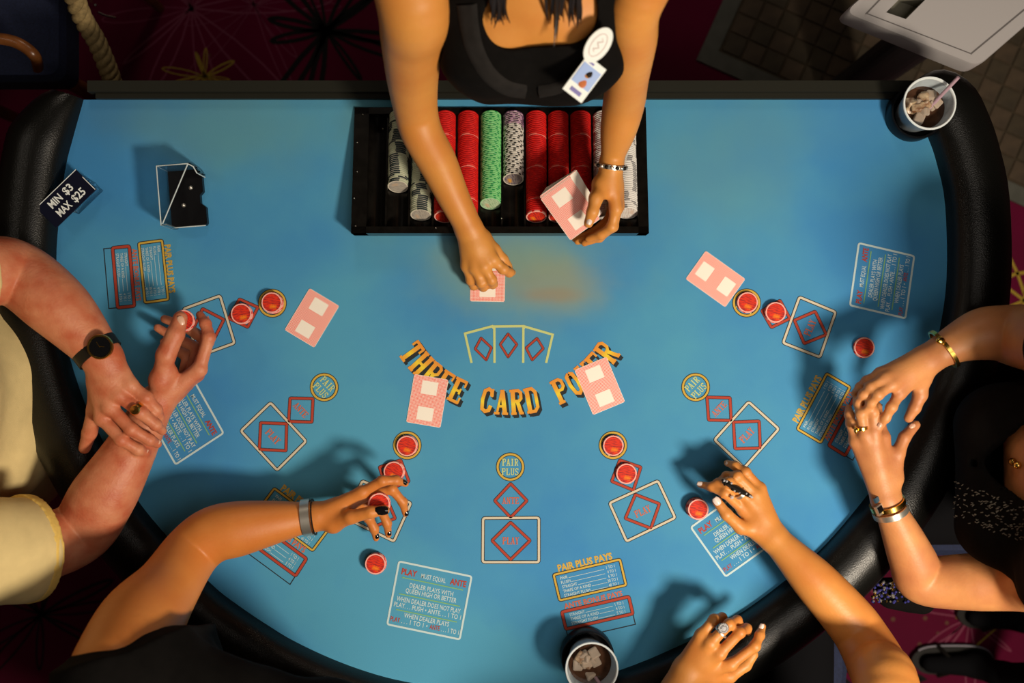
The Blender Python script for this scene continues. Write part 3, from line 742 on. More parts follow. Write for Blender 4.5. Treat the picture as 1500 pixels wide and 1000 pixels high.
NMK = {'red': 'red_chip', 'redline': 'red_chip', 'tred': 'red_chip', 'camo': 'sage_chip', 'green': 'green_chip', 'black': 'black_chip', 'lilac': 'lilac_chip', 'white': 'white_chip', 'rose': 'rose_spotted_chip'}
def chip(kind, loc, rot, label, group):
    o = bpy.data.objects.new(NMK[kind], CM[kind]); C.objects.link(o)
    o.matrix_world = Matrix.Translation(loc) @ rot.to_4x4()
    tag(o, label, 'chip', group); return o
tilt = math.radians(63)
ordn = ['first', 'second', 'third', 'fourth', 'fifth', 'sixth', 'seventh', 'eighth', 'ninth', 'tenth', 'eleventh', 'twelfth']
plan = [(1, 'camo', 272), (2, 'camo', 316), (3, 'red', 318), (4, 'red', 318), (5, 'green', 297), (6, 'black', 262), (7, 'red', 318), (8, 'red', 318), (9, 'red', 318), (10, 'rose', 314), (11, 'white', 313)]
desc = {'camo': 'sage chip with navy spots', 'red': 'red chip', 'green': 'two-tone green chip', 'black': 'black chip with white spots',
        'lilac': 'lilac chip', 'white': 'white chip with grey spots', 'rose': 'white chip with rose spots'}
for (ci, kind, yend) in plan:
    cx = CX[ci]; ys = (500 - 171.5) / FPX * HC; ye = (500 - yend) / FPX * (HC - .03)
    step = .0033 / math.cos(math.radians(17)) * math.cos(math.radians(10)) * 1.004; n = int((ys - ye) / step); ph = rc.random() * 6
    for k in range(n + 1):
        y = ys - k * step; kk = kind; lab = desc[kind]
        if kind == 'black' and k < 7: kk = 'lilac'; lab = desc['lilac']
        if kind == 'red': kk = 'redline' if k % 17 == 12 else ('tred' if k < n else 'red')
        if kind in ('camo', 'white', 'rose'): ph += rc.uniform(.5, 1.6) if rc.random() < .33 else rc.uniform(-.08, .08)
        else: ph += rc.uniform(.2, 1.4)
        R3 = Matrix.Rotation(tilt + rc.uniform(-.012, .012), 3, 'X') @ Matrix.Rotation(ph, 3, 'Z')
        where = 'in the %s tray row from the left' % ordn[ci]
        if kk == 'lilac': where = 'at the dealer end of the %s tray row' % ordn[ci]
        if k == n: lab2 = lab + ' showing its face at the player end, ' + where.replace('in the', 'of the'); grp = None
        else: lab2 = lab + ' ' + where; grp = lab + ' ' + where
        if k == n: lab2 = '%s facing the players, last of the %s tray row' % (lab, ordn[ci])
        chip(kk, Vector((cx + rc.uniform(-.0003, .0003), y, axz(y) + .0006)), R3, lab2, grp)
def stack(px, py, n, where, h0=0.0, tiltv=(0, 0), hold=False):
    base = Vector((0, 0, 0))
    for k in range(n):
        h = h0 + .00175 + k * .0034
        p = J(px, py, h0); x, y = p.x, p.y
        jx, jy = rc.uniform(-.0006, .0006), rc.uniform(-.0006, .0006)
        R3 = Matrix.Rotation(tiltv[0], 3, 'X') @ Matrix.Rotation(tiltv[1], 3, 'Y')
        nz_ = R3 @ Vector((0, 0, 1))
        loc = Vector((x + jx, y + jy, FELT + .0006 + h0 + .00175)) + nz_ * (k * .0034)
        top = 'top red chip' if k == n - 1 else 'lower red chip'
        if n == 1: top = 'red chip'
        grp = None if (k == n - 1 or n <= 2) else 'lower red chips ' + where
        if not hold: lab = '%s of the %s %s' % (top, 'pile' if n > 1 else 'one', where)
        else: lab = '%s held %s' % (top, where)
        chip('red', loc, R3 @ Matrix.Rotation(rc.uniform(-.5, .5), 3, 'Z'), lab, grp)
stack(401, 444, 4, 'on the upper left betting circle')
stack(356, 460, 3, 'on the upper left ante diamond')
stack(597, 652, 2, 'on the circle above the lower left woman hand')
stack(578, 690, 2, 'on the ante diamond by the black-nailed fingertips')
stack(552, 823, 5, 'on plain felt beside the lower rule panel')
stack(898, 652, 2, 'on the circle right of the empty PAIR PLUS circle')
stack(917, 693, 2, 'on the ante diamond left of the jewelled hand')
stack(1094, 443, 2, 'touching the corner of the upper right card')
stack(1134, 458, 3, 'on the upper right ante diamond')
stack(1264, 509, 2, 'on plain felt below the right rule panel')
stack(1019, 743, 6, 'under the fingers of the jewelled hand', 0, (0.0, .03))
stack(556, 737, 3, 'by the hand with black nails', .098, (-.05, .05), True)
stack(270, 470, 2, 'under the thumb of the man in yellow', .092, (-.08, .06), True)

# ------------------------------------------------------------------ cards
def card_mesh():
    g = G(); P = rounded([(-.031, -.0435), (.031, -.0435), (.031, .0435), (-.031, .0435)], .0035, 4)
    g.prism(P, 0, .0006); me = bpy.data.meshes.new('card'); me.from_pydata(g.v, [], g.f); me.materials.append(M['card']); me.update(); return me
CARD = card_mesh()
def card(loc, rz, label, group=None, R3=None):
    o = bpy.data.objects.new('playing_card', CARD); C.objects.link(o)
    R = R3 if R3 is not None else Matrix.Rotation(rz, 3, 'Z')
    o.matrix_world = Matrix.Translation(loc) @ R.to_4x4(); return tag(o, label, 'card', group)
def cardp(px, py, deg, label, group=None, h=.0006):
    p = J(px, py, h); card(p, math.radians(deg), label, group)
cardp(457, 465.5, -31, 'face-down red card beside the upper left chip piles')
cardp(626, 587, -9.5, 'face-down red card over the letters H and R of the word THREE')
cardp(878.5, 565, 22.5, 'face-down red card over the K and E of the word POKER')
cardp(1048, 408.5, 54.5, 'face-down red card left of the upper right chip piles')
cardp(714.5, 406, -1, 'face-down red card under the dealer hand at the table centre')
# the pack in the dealer's hand
dirv = math.atan2(-.81, .58)
for k in range(22):
    R3 = Matrix.Rotation(.06, 3, 'X') @ Matrix.Rotation(dirv - PI / 2 + (k - 20) * .004, 3, 'Z')
    p = J(841, 303, .10) + Vector((.0004 * k * -1, .0006 * (21 - k), -.016 + k * .00075))
    if k == 21: p += Vector((.002, -.003, .0002))
    card(p, 0, 'top card of the pack in the dealer left hand' if k == 21 else 'card in the pack held over the chip tray by the dealer', None if k == 21 else 'pack in the dealer hand', R3)

# ------------------------------------------------------------------ sign, discard tray, cups
c = J(97, 291, .035)
sg = thing('table_limit_sign', 'small black plaque reading MIN $3 MAX $25 leaning on the left rail', 'sign', (c.x, c.y, FELT))
ang = math.atan2(56, 58); Rs = Matrix.Rotation(ang, 3, 'Z') @ Matrix.Rotation(.12, 3, 'X')
g = G(); g.box(c, (.097, .048, .003), M=Rs); g.build('plaque', M['strap'], sg, smooth=False)
M['sign_navy'] = mat('sign_navy', (0.004, 0.005, 0.016), .45, spec=.15)
bpy.data.objects['plaque'].data.materials[0] = M['sign_navy']
g = G(); e = Rs @ Vector((0, .0235, 0)); g.box(c + e, (.097, .0012, .0034), M=Rs); e = Rs @ Vector((.0475, -.008, 0)); g.box(c + e, (.0012, .030, .0036), M=Rs); g.build('plaque_edge', M['white'], sg, smooth=False)
g = G()
for st, x0, x1, yb in (('MIN', -.030, -.004, .003), ('$3', .004, .022, .003), ('MAX', -.030, -.001, -.0165), ('$25', .006, .032, -.0165)):
    vs, fs, wdt = textmesh(st, .022); k = (x1 - x0) / wdt
    g.add([c + Rs @ Vector((x0 + v[0] * k + .001, yb + v[1] * .0138 / .72, .0020)) for v in vs], fs)
g.build('sign_lettering', M['white'], sg, smooth=False)
g = G(); b0 = c + Rs @ Vector((.02, -.012, -.003)); g.box((b0.x, b0.y, FELT + .016), (.06, .02, .031), ang); g.build('sign_foot', M['acrylic'], sg, smooth=False)

c = J(275, 291, .006)
dt = thing('discard_holder', 'clear acrylic discard holder with notched black plate, on the upper left felt', 'card holder', (c.x, c.y, FELT))
rz = math.radians(4.5)
def D(x, y, z): q = Matrix.Rotation(rz, 3, 'Z') @ Vector((x, y, 0)); return (c.x + q.x, c.y + q.y, FELT + z)
g = G(); P = [(-.030, -.050), (.030, -.050), (.033, -.046), (.033, -.018), (.024, -.010), (.024, .004), (.030, .010), (.030, .046), (.024, .050), (-.030, .050)]
PP = [D(x, y, 0) for x, y in P]; g.prism([p[:2] for p in PP], FELT + .001, FELT + .012); g.build('notched_plate', M['blackplastic'], dt, smooth=False)
for q in ((.009, .018, .013), (-.006, -.012, .013)):
    g = G(); g.sphere(D(*q), .004, 12, 6); g.build('bolt', M['silver'], dt)
H_ = .062
def wall_(a, b, h=H_):
    g = G(); A = Vector(D(*a, 0)); B = Vector(D(*b, 0)); d = (B - A).normalized(); n_ = Vector((-d.y, d.x, 0)) * .0012
    g.prism([(A + n_)[:2], (B + n_)[:2], (B - n_)[:2], (A - n_)[:2]], FELT + .001, FELT + h); g.build('acrylic_wall', M['acrylic'], dt, smooth=False)
wall_((-.032, -.051), (-.032, .051)); wall_((-.032, .051), (.026, .051)); wall_((-.032, -.051), (-.022, -.051)); wall_((.026, .051), (.033, .040), .03)
g = G()
for pts in ([D(-.032, -.051, H_), D(-.032, .051, H_), D(.022, .051, H_), D(.030, .046, H_ - .004), D(.033, .036, H_ - .012)], [D(-.032, -.051, .002), D(-.032, -.051, H_)], [D(-.032, .051, .002), D(-.032, .051, H_)],
            [D(-.032, .051, .003), D(.026, .051, .003)], [D(-.030, -.049, H_ - .002), D(.022, .050, H_)], [D(.033, .036, .004), D(.033, .036, H_ - .012)], [D(-.030, -.0505, .012), D(.030, -.0505, .012)]):
    g.tube(pts, .0011, 6)
g.build('acrylic_edges', M['acryl_edge'], dt)

def cup(px, py, rpx, rpy, label, hlabel, seed, straw=None, creamy=False, top=.095):
    """clear cup standing in a black holder; (px,py) foot, (rpx,rpy) rim centre in the picture"""
    b = J(px, py, .0); t = J(rpx, rpy, top)
    ho = thing('cup_holder', hlabel, 'cup holder', (b.x, b.y, FELT))
    g = G(); g.lathe([(.0, .001), (.040, .001), (.047, .004), (.0475, .030), (.046, .033), (.0435, .033), (.0425, .030), (.0415, .006), (0, .004)], 40, (b.x, b.y, FELT)); g.build('holder_cylinder', M['blackplastic'], ho)
    ax = Vector((t.x - b.x, t.y - b.y, top - .006)); ex = ax / ax.z
    o = thing('plastic_cup', label, 'cup', (b.x, b.y, FELT + .006))
    def ringp(prof, name, m, seg=44, par=o):
        g = G(); vs = []
        for r, z in prof:
            for k in range(seg): vs.append((b.x + ex.x * z + r * math.cos(2 * PI * k / seg), b.y + ex.y * z + r * math.sin(2 * PI * k / seg), FELT + .006 + z))
        fs = [(i * seg + k, i * seg + (k + 1) % seg, (i + 1) * seg + (k + 1) % seg, (i + 1) * seg + k) for i in range(len(prof) - 1) for k in range(seg)]
        g.add(vs, fs); return g.build(name, m, par, ang=50)
    zt = top - .006
    ringp([(0, .0), (.030, .0), (.0310, .002), (.0425, zt - .002), (.0440, zt), (.0425, zt), (.0415, zt - .003), (.0300, .003), (0, .003)], 'cup_wall', M['cup'])
    ringp([(.0415, zt - .0035), (.0440, zt - .003), (.0455, zt - .0008), (.0448, zt + .001), (.0425, zt + .0010), (.0413, zt - .0008), (.0415, zt - .0035)], 'cup_lip', M['cuprim'])
    zl = .052
    ringp([(0, .0032), (.0292, .0032), (.0300 + zl * .133, zl), (.0, zl + .001)], 'drink', M['cola'])
    rr = random.Random(seed)
    for k in range(16):
        a = rr.uniform(0, 2 * PI) if k > 8 else rr.uniform(1.2, 3.4); rd = rr.uniform(.004, .024); z = zl + rr.uniform(-.005, .006)
        R = Matrix.Rotation(rr.uniform(0, 3), 3, 'X') @ Matrix.Rotation(rr.uniform(0, 3), 3, 'Z')
        g = G(); g.box((b.x + ex.x * z + rd * math.cos(a), b.y + ex.y * z + rd * math.sin(a), FELT + .006 + z), (.019, .017, .014), M=R)
        q = g.build('ice_cube', M['cream'] if (k < (9 if creamy else 4)) else M['ice'], o, smooth=False)
        bv = q.modifiers.new('b', 'BEVEL'); bv.width = .003; bv.segments = 2
    if straw:
        g = G(); g.tube([J(straw[0], straw[1], .045), J(straw[2], straw[3], straw[4])], .0032, 10); g.tube([J(straw[0], straw[1], .046), J(straw[2], straw[3], straw[4] + .001)], .0022, 10)
        tag(g.build('drinking_straw', M['straw'], o), 'purplish drinking straw' )
    return o
cup(1334, 170, 1362, 151, 'clear plastic cup of iced drink with a straw, at the upper right table corner', 'black cup holder at the upper right table corner', 3, (1352, 168, 1404, 113, .118), True, top=.088)
cup(859, 955, 867, 979, 'clear plastic cup of ice and cola at the bottom edge of the table', 'black cup holder at the bottom edge of the table', 5, (868, 985, 884, 1010, .085), False, top=.09)

# ------------------------------------------------------------------ things beyond the table
hb = -.12
b = thing('plastic_cart', 'white moulded plastic cart top with a rectangular slot, in the upper right corner', 'cart', (*xy(1400, -10, hb), 0))
def bp(px, py, h): return tuple(J(px, py, h))
A_, B_, C_, D_ = (1236, 18), (1433, 98), (1560, -12), (1362, -95)
def inset(P, k):
    cx_ = sum(p[0] for p in P) / len(P); cy_ = sum(p[1] for p in P) / len(P)
    return [(cx_ + (p[0] - cx_) * k, cy_ + (p[1] - cy_) * k) for p in P]
outp = [A_, B_, C_, D_]
W = lambda P, h: [J(p[0], p[1], h)[:2] for p in P]
def rp(P, r): return rounded([tuple(q) for q in P], r, 5)
g = G()
o1 = rp(W(outp, hb), .02); o2 = rp(W(inset(outp, .985), hb), .02); slot = [(1298, 18), (1327, 28), (1356, -1), (1327, -11)]
n = len(o1); zt = FELT + hb
g.add([(*p, zt - .05) for p in o1] + [(*p, zt - .006) for p in o1] + [(*p, zt) for p in o2], [(k + i * n, (k + 1) % n + i * n, (k + 1) % n + (i + 1) * n, k + (i + 1) * n) for i in range(2) for k in range(n)])
g.build('cart_top_side', M['white_plastic'], b)
gm = ring_mesh(o2, W(slot, hb), zt - .012, zt); gm.build('cart_top', M['white_plastic'], b, smooth=False)
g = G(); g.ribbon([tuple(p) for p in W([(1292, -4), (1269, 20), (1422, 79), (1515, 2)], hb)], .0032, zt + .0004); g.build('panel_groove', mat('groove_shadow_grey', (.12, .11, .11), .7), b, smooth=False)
g = G(); g.ribbon([tuple(p) for p in W([(1268, 22), (1421, 81)], hb)], .004, zt + .0012); g.build('panel_ridge', M['white_plastic'], b, smooth=False)
g = G(); bs = rp(W(inset(outp, .90), hb), .03); bs = rp(W([(1375, 10), (1440, 35), (1480, -10), (1400, -40)], hb), .03); g.prism(bs, .0, zt - .05); g.build('cart_pedestal', M['cabinet'], b, smooth=False)
g = G(); sp = [tuple(p) for p in W(inset(slot, 1.0), hb)]; n = 4
g.add([(*p, zt - .001) for p in sp] + [(*p, zt - .045) for p in sp], [(k, (k + 1) % n, (k + 1) % n + n, k + n) for k in range(n)] + [(4, 5, 6, 7)]); g.build('slot_well', mat('slot_well_grey', (.20, .19, .15), .7), b, smooth=False)

def stool(x, y, rz, label, sz=.38, seat_z=.62, sq=True):
    o = thing('bar_stool', label, 'stool', (x, y, 0))
    g = G(); P = [(sz / 2 * a, sz / 2 * c_) for a, c_ in ((-1, -1), (1, -1), (1, 1), (-1, 1))]; R = Matrix.Rotation(rz, 2)
    P = rounded([tuple(R @ Vector(p)) for p in P], .06, 6); P = [(x + p[0], y + p[1]) for p in P]
    Q = [(x + (p[0] - x) * .93, y + (p[1] - y) * .93) for p in P]
    g.prism(P, seat_z - .06, seat_z - .015); g.prism(P, seat_z - .015, seat_z, top=Q); g.build('seat_cushion', M['navy'], o)
    g = G(); g.lathe([(.02, .03), (.02, seat_z - .06)], 16, (x, y, 0)); g.build('post', M['steel'], o)
    g = G(); g.lathe([(0, 0), (.19, 0), (.19, .012), (.03, .035), (0, .035)], 32, (x, y, 0)); g.build('foot_plate', M['steel'], o)
    g = G(); g.tube([(x + .15 * math.cos(2 * PI * k / 28), y + .15 * math.sin(2 * PI * k / 28), .26) for k in range(28)], .009, 8, True); g.box((x, y, .26), (.29, .014, .012), .4); g.build('foot_ring', M['steel'], o)
    return o
stool(-.97, -.10, 0, 'navy stool under the man in the yellow polo shirt', .40, .60)
stool(-.52, -.86, .3, 'navy stool under the woman at the lower left', .40, .60)
stool(.475, -.80, -.1, 'navy stool under the woman at the bottom right, corner showing past the rail', .42, .62)
stool(1.02, -.25, 0, 'navy stool under the woman in black on the right side', .40, .60)

# empty armchair stool in the upper left corner
ch = thing('armchair', 'empty navy upholstered chair with brown wooden arm, upper left corner', 'chair', (*xy(20, 20, -.3), 0))
cx, cy = xy(8, 2, -.26)
g = G(); P = rounded([(cx - .22, cy - .16), (cx + .116, cy - .16), (cx + .116, cy + .22), (cx - .22, cy + .22)], .03, 5); Q = [(cx + (p[0] - cx) * .94, cy + (p[1] - cy) * .94) for p in P]
g.prism(P, .56, .62); g.prism(P, .62, .64, top=Q); g.build('seat_cushion', M['navy'], ch)
g = G(); g.tube(catmull([J(-40, 56, -.1), J(-8, 56, -.1), J(18, 60, -.1), J(38, 70, -.105), J(52, 84, -.12), J(56, 100, -.2)], 5), .011, 10, flat=.8); g.build('armrest', M['wood'], ch)
for (a, b2) in ((-.2, -.14), (.09, -.14), (-.2, .2), (.09, .2)):
    g = G(); g.tube([(cx + a, cy + b2, 0), (cx + a, cy + b2, .57)], [.012, .018], 10); g.build('leg', M['wood'], ch)

# rope barrier
ro = thing('barrier_rope', 'thick twisted tan rope of a barrier beyond the upper left of the table', 'rope', (*xy(130, 60, -.2), 0))
path = catmull([Vector((-.86, 1.13, .87)), J(60, -180, .0), J(82, -115, -.02), J(98, -45, -.05), J(108, -8, -.12), J(122, 28, -.18), J(140, 58, -.22), J(155, 92, -.26), J(165, 122, -.29), J(172, 160, -.31), J(176, 210, -.32)], 14)
for s in range(3):
    pts = []
    for i, p in enumerate(path):
        t = (path[min(i + 1, len(path) - 1)] - path[max(i - 1, 0)]).normalized(); u = t.cross(Vector((0, 0, 1))).normalized(); v2 = t.cross(u)
        a = i * .42 + s * 2 * PI / 3; pts.append(p + (u * math.cos(a) + v2 * math.sin(a)) * .0095)
    g = G(); g.tube(pts, .0108, 10); g.build('strand', M['rope'], ro)
st_ = thing('barrier_post', 'dark rope barrier post with steel hook, upper left beyond the table', 'post', (-.86, 1.16, 0))
px_, py_ = -.86, 1.16
g = G(); g.lathe([(0, 0), (.15, 0), (.15, .012), (.04, .03), (.022, .04), (.022, .86), (.03, .87), (.03, .90), (0, .91)], 32, (px_, py_, 0)); g.build('post_column', M['cabinet'], st_)
g = G(); g.tube([(-.86, 1.12, .87), (-.86, 1.14, .875), (-.86, 1.16, .87)], .006, 8); g.build('hook', M['steel'], st_)
g = G(); g.tube([J(140, 6, -.5), J(139, 9, -.5)], .004, 8); g.tube([J(144, 18, -.5), J(155, 23, -.5), J(170, 26, -.5)], .0025, 8); g.build('floor_clip', M['steel'], st_)

# ------------------------------------------------------------------ people: smooth bodies grown from tapered limbs
def smin(a, b, k):
    if k <= 0: return np.minimum(a, b)
    h = np.maximum(k - np.abs(a - b), 0) / k
    return np.minimum(a, b) - h * h * k * .25
class Field:
    def __init__(s, lo, hi, vox):
        s.lo = np.array(lo, dtype=np.float32); s.vox = vox
        s.n = [int(math.ceil((hi[i] - lo[i]) / vox)) + 1 for i in range(3)]
        s.F = np.full(s.n, .05, dtype=np.float32)
    def box(s, lo, hi):
        a = [max(0, int((lo[i] - s.lo[i]) / s.vox)) for i in range(3)]; b = [min(s.n[i], int((hi[i] - s.lo[i]) / s.vox) + 2) for i in range(3)]
        return a, b
    def axes(s, a, b):
        g = [(s.lo[i] + s.vox * np.arange(a[i], b[i], dtype=np.float32)) for i in range(3)]
        return g[0][:, None, None], g[1][None, :, None], g[2][None, None, :]
def capd(X, Y, Z, p):
    a, b, ra, rb = p[0], p[1], p[2], p[3]
    fl = p[5] if len(p) > 5 else None
    a = Vector(a); b = Vector(b); d = b - a; L2 = max(d.length_squared, 1e-9)
    x = X - a.x; y = Y - a.y; z = Z - a.z
    t = np.clip((x * d.x + y * d.y + z * d.z) / L2, 0, 1)
    qx = x - t * d.x; qy = y - t * d.y; qz = z - t * d.z
    if fl is not None:
        nrm_, f = fl; q = (qx * nrm_.x + qy * nrm_.y + qz * nrm_.z) * (1 / f - 1)
        qx = qx + q * nrm_.x; qy = qy + q * nrm_.y; qz = qz + q * nrm_.z
    return np.sqrt(qx * qx + qy * qy + qz * qz) - (ra + t * (rb - ra))
def chain_box(ch):
    lo = [1e9] * 3; hi = [-1e9] * 3
    for p in ch['prims']:
        for q, r in ((p[0], p[2]), (p[1], p[3])):
            for i in range(3): lo[i] = min(lo[i], q[i] - r); hi[i] = max(hi[i], q[i] + r)
    return lo, hi
def apply_chain(F, ch):
    lo, hi = chain_box(ch); m = .035
    a, b = F.box([v - m for v in lo], [v + m for v in hi])
    if any(b[i] <= a[i] for i in range(3)): return
    sl = tuple(slice(a[i], b[i]) for i in range(3))
    L = np.full([b[i] - a[i] for i in range(3)], .06, dtype=np.float32)
    for p in ch['prims']:
        k = p[4] if len(p) > 4 and p[4] is not None else .004; mm = .025
        pl = [min(p[0][i] - p[2], p[1][i] - p[3]) - mm for i in range(3)]; ph = [max(p[0][i] + p[2], p[1][i] + p[3]) + mm for i in range(3)]
        c, d = F.box(pl, ph); c = [max(c[i], a[i]) for i in range(3)]; d = [min(d[i], b[i]) for i in range(3)]
        if any(d[i] <= c[i] for i in range(3)): continue
        X, Y, Z = F.axes(c, d); s2 = tuple(slice(c[i] - a[i], d[i] - a[i]) for i in range(3))
        L[s2] = smin(L[s2], capd(X, Y, Z, p), k)
    if 'cut' in ch:
        X, Y, Z = F.axes(a, b)
        for (q, n_) in ch['cut']:
            L = np.maximum(L, (X - q[0]) * n_[0] + (Y - q[1]) * n_[1] + (Z - q[2]) * n_[2])
    if ch.get('sub'): F.F[sl] = np.maximum(F.F[sl], -L)
    else: F.F[sl] = smin(F.F[sl], L, ch.get('k', .004))
def surface(F):
    """surface nets"""
    V_ = F.F; s = V_ < 0; n = V_.shape
    c = np.zeros([n[0] - 1, n[1] - 1, n[2] - 1], dtype=np.uint8)
    for i in (0, 1):
        for j in (0, 1):
            for k in (0, 1): c += s[i:n[0] - 1 + i, j:n[1] - 1 + j, k:n[2] - 1 + k]
    act = np.argwhere((c > 0) & (c < 8)); idx = np.full(c.shape, -1, dtype=np.int32)
    idx[act[:, 0], act[:, 1], act[:, 2]] = np.arange(len(act))
    corners = [(i, j, k) for i in (0, 1) for j in (0, 1) for k in (0, 1)]
    val = {q: V_[act[:, 0] + q[0], act[:, 1] + q[1], act[:, 2] + q[2]] for q in corners}
    acc = np.zeros((len(act), 3), dtype=np.float32); cnt_ = np.zeros(len(act), dtype=np.float32)
    for q in corners:
        for ax in range(3):
            if q[ax]: continue
            r = list(q); r[ax] = 1; r = tuple(r); v0, v1 = val[q], val[r]; m = (v0 < 0) != (v1 < 0)
            t = np.where(m, v0 / np.where(m, v0 - v1, 1), 0)
            for i in range(3): acc[:, i] += np.where(m, q[i] + (t if i == ax else 0), 0)
            cnt_ += m
    vs = (act + acc / cnt_[:, None]) * F.vox + F.lo
    quads = []
    for ax in range(3):
        s0 = [slice(None)] * 3; s1 = [slice(None)] * 3; s0[ax] = slice(0, -1); s1[ax] = slice(1, None)
        A = s[tuple(s0)]; B = s[tuple(s1)]; e = np.argwhere(A != B); o1, o2 = [(1, 2), (2, 0), (0, 1)][ax]
        e = e[(e[:, o1] > 0) & (e[:, o2] > 0) & (e[:, o1] < n[o1] - 1) & (e[:, o2] < n[o2] - 1)]
        fl_ = A[e[:, 0], e[:, 1], e[:, 2]]
        def id_(d1, d2):
            q = e.copy(); q[:, o1] -= d1; q[:, o2] -= d2; return idx[q[:, 0], q[:, 1], q[:, 2]]
        Q = np.stack([id_(1, 1), id_(0, 1), id_(0, 0), id_(1, 0)], 1)
        Q[~fl_] = Q[~fl_][:, ::-1]; quads.append(Q)
    Q = np.concatenate(quads); Q = Q[(Q >= 0).all(1)]
    return vs, Q
def grow(name, chains, vox, m, parent, smooth=1):
    lo = [1e9] * 3; hi = [-1e9] * 3
    for ch in chains:
        if ch.get('sub'): continue
        l, h = chain_box(ch)
        for i in range(3): lo[i] = min(lo[i], l[i]); hi[i] = max(hi[i], h[i])
    F = Field([v - .03 for v in lo], [v + .03 for v in hi], vox)
    for ch in chains: apply_chain(F, ch)
    if callable(smooth): smooth(F)
    vs, Q = surface(F); off = worldloc(parent)
    vs = vs - np.array([off.x, off.y, off.z], dtype=np.float32)
    me = bpy.data.meshes.new(name); me.vertices.add(len(vs)); me.vertices.foreach_set('co', vs.astype(np.float32).ravel())
    me.loops.add(len(Q) * 4); me.loops.foreach_set('vertex_index', Q.astype(np.int32).ravel())
    me.polygons.add(len(Q)); me.polygons.foreach_set('loop_start', np.arange(0, len(Q) * 4, 4, dtype=np.int32))
    try: me.polygons.foreach_set('loop_total', np.full(len(Q), 4, dtype=np.int32))
    except Exception: pass
    me.materials.append(m); me.update(calc_edges=True); me.validate(); me.shade_smooth()
    o = bpy.data.objects.new(name, me); C.objects.link(o); o.parent = parent
    return o

def limb(pts, k=.02, kk=.004, cut=None):
    """pts: (position, radius)"""
    n_ = 6; Q = []; N_ = len(pts)
    for i in range(N_ - 1):
        q0, q1, q2, q3 = [pts[max(0, min(N_ - 1, i + d_))] for d_ in (-1, 0, 1, 2)]
        for t in [x_ / n_ for x_ in range(n_)]:
            f_ = lambda a, b, c, d: 0.5 * ((2 * b) + (c - a) * t + (2 * a - 5 * b + 4 * c - d) * t * t + (3 * b - a - 3 * c + d) * t ** 3)
            Q.append((f_(q0[0], q1[0], q2[0], q3[0]), f_(q0[1], q1[1], q2[1], q3[1])))
    Q.append(pts[-1])
    pr = [(a[0], b[0], a[1], b[1], .002) for a, b in zip(Q, Q[1:])]
    d = {'prims': pr, 'k': kk}
    if cut: d['cut'] = cut
    return d
def finger(P, r=1.0, kk=.005, rad=(.0100, .0092, .0082, .0064)):
    """P: MCP, PIP, DIP, TIP as (px,py,h)"""
    q = [J(*p) for p in P]; rr = [v * r for v in rad][-len(q):] if len(q) < 4 else [v * r for v in rad]
    pr = [(q[i], q[i + 1], rr[i], rr[i + 1], .003) for i in range(len(q) - 1)]
    # slightly thicker joints and the soft pad of the tip
    for i in range(1, len(q) - 1): pr.append((q[i], q[i] + Vector((0, 0, .0006)), rr[i] * 1.06, rr[i] * 1.06, .004))
    return {'prims': pr, 'k': kk}
def hand(wrist, wr, fingers, thumb, r=1.0, palmk=.012, flat=None, thumb_r=1.0):
    """palm from metacarpals between the wrist and the knuckles, thumb rooted at the side of the palm"""
    W_ = J(*wrist); out = []; pr = []
    mc = [J(*f[0]) for f in fingers]; n = len(mc)
    side = (mc[0] - mc[-1]).normalized() if n > 1 else Vector((0, 1, 0))
    for i, m_ in enumerate(mc):
        a = W_ + side * wr * (.55 - 1.1 * i / max(1, n - 1)) * .75
        pr.append((a, m_, wr * .62, .0112 * r, palmk))
    pr.append((W_, W_ + (mc[0] + mc[-1] - W_ * 2) * .22, wr * .80, wr * .70, palmk))
    cen = sum(mc, Vector((0, 0, 0))) / n
    pr.append((W_ * .55 + cen * .45, W_ * .25 + cen * .75, .0135 * r, .0125 * r, palmk))
    out.append({'prims': pr, 'k': .012})
    for i, m_ in enumerate(mc): out.append({'prims': [(m_ - (m_ - W_).normalized() * .006 + Vector((0, 0, .0015)), m_ + Vector((0, 0, .0015)), .0100 * r, .0108 * r, .004)], 'k': .006})
    t = [J(*p) for p in thumb]
    out.append({'prims': [(t[0], t[1], .0155 * r, .0125 * r, .01), (W_ * .6 + t[0] * .4, t[0], wr * .55, .0150 * r, .01), (t[0], (t[1] + mc[0]) / 2 * .45 + t[0] * .55, .014 * r, .010 * r, .012)], 'k': .010})
    out.append({'prims': [(t[1], t[2], .0122 * r * thumb_r, .0110 * r * thumb_r, .004), (t[2], t[3], .0108 * r * thumb_r, .0088 * r * thumb_r, .004)], 'k': .006})
    for f in fingers: out.append(finger(f, r))
    return out
def nail(parent, p, d, h, m, L=.012, W_=.010, up=(0, 0, 1)):
    """a small curved nail at picture position p and height h, long axis d (picture px direction)"""
    c = J(p[0], p[1], h); dx = Vector((d[0], -d[1], d[2] if len(d) > 2 else 0)).normalized(); u = Vector(up).normalized(); u = (u - dx * u.dot(dx)).normalized(); sd = u.cross(dx)
    Rm = Matrix((dx, sd, u)).transposed()
    g = G(); n = 8; vs = []; fs = []
    for i in range(n + 1):
        for j in range(7):
            s = -1 + 2 * i / n; t = -1 + 2 * j / 6; wv = W_ / 2 * (1 - .35 * max(0, abs(s)) ** 3)
            vs.append(c + Rm @ Vector((s * L / 2, t * wv, .0016 - .0028 * t * t - .001 * s * s)))
    for i in range(n):
        for j in range(6): fs.append((i * 7 + j, i * 7 + j + 1, (i + 1) * 7 + j + 1, (i + 1) * 7 + j))
    b = len(vs); vs += [v - u * .0018 for v in vs]; fs += [tuple(b + q for q in f[::-1]) for f in fs]
    g.add(vs, fs); return g.build('fingernail', m, parent, ang=80)
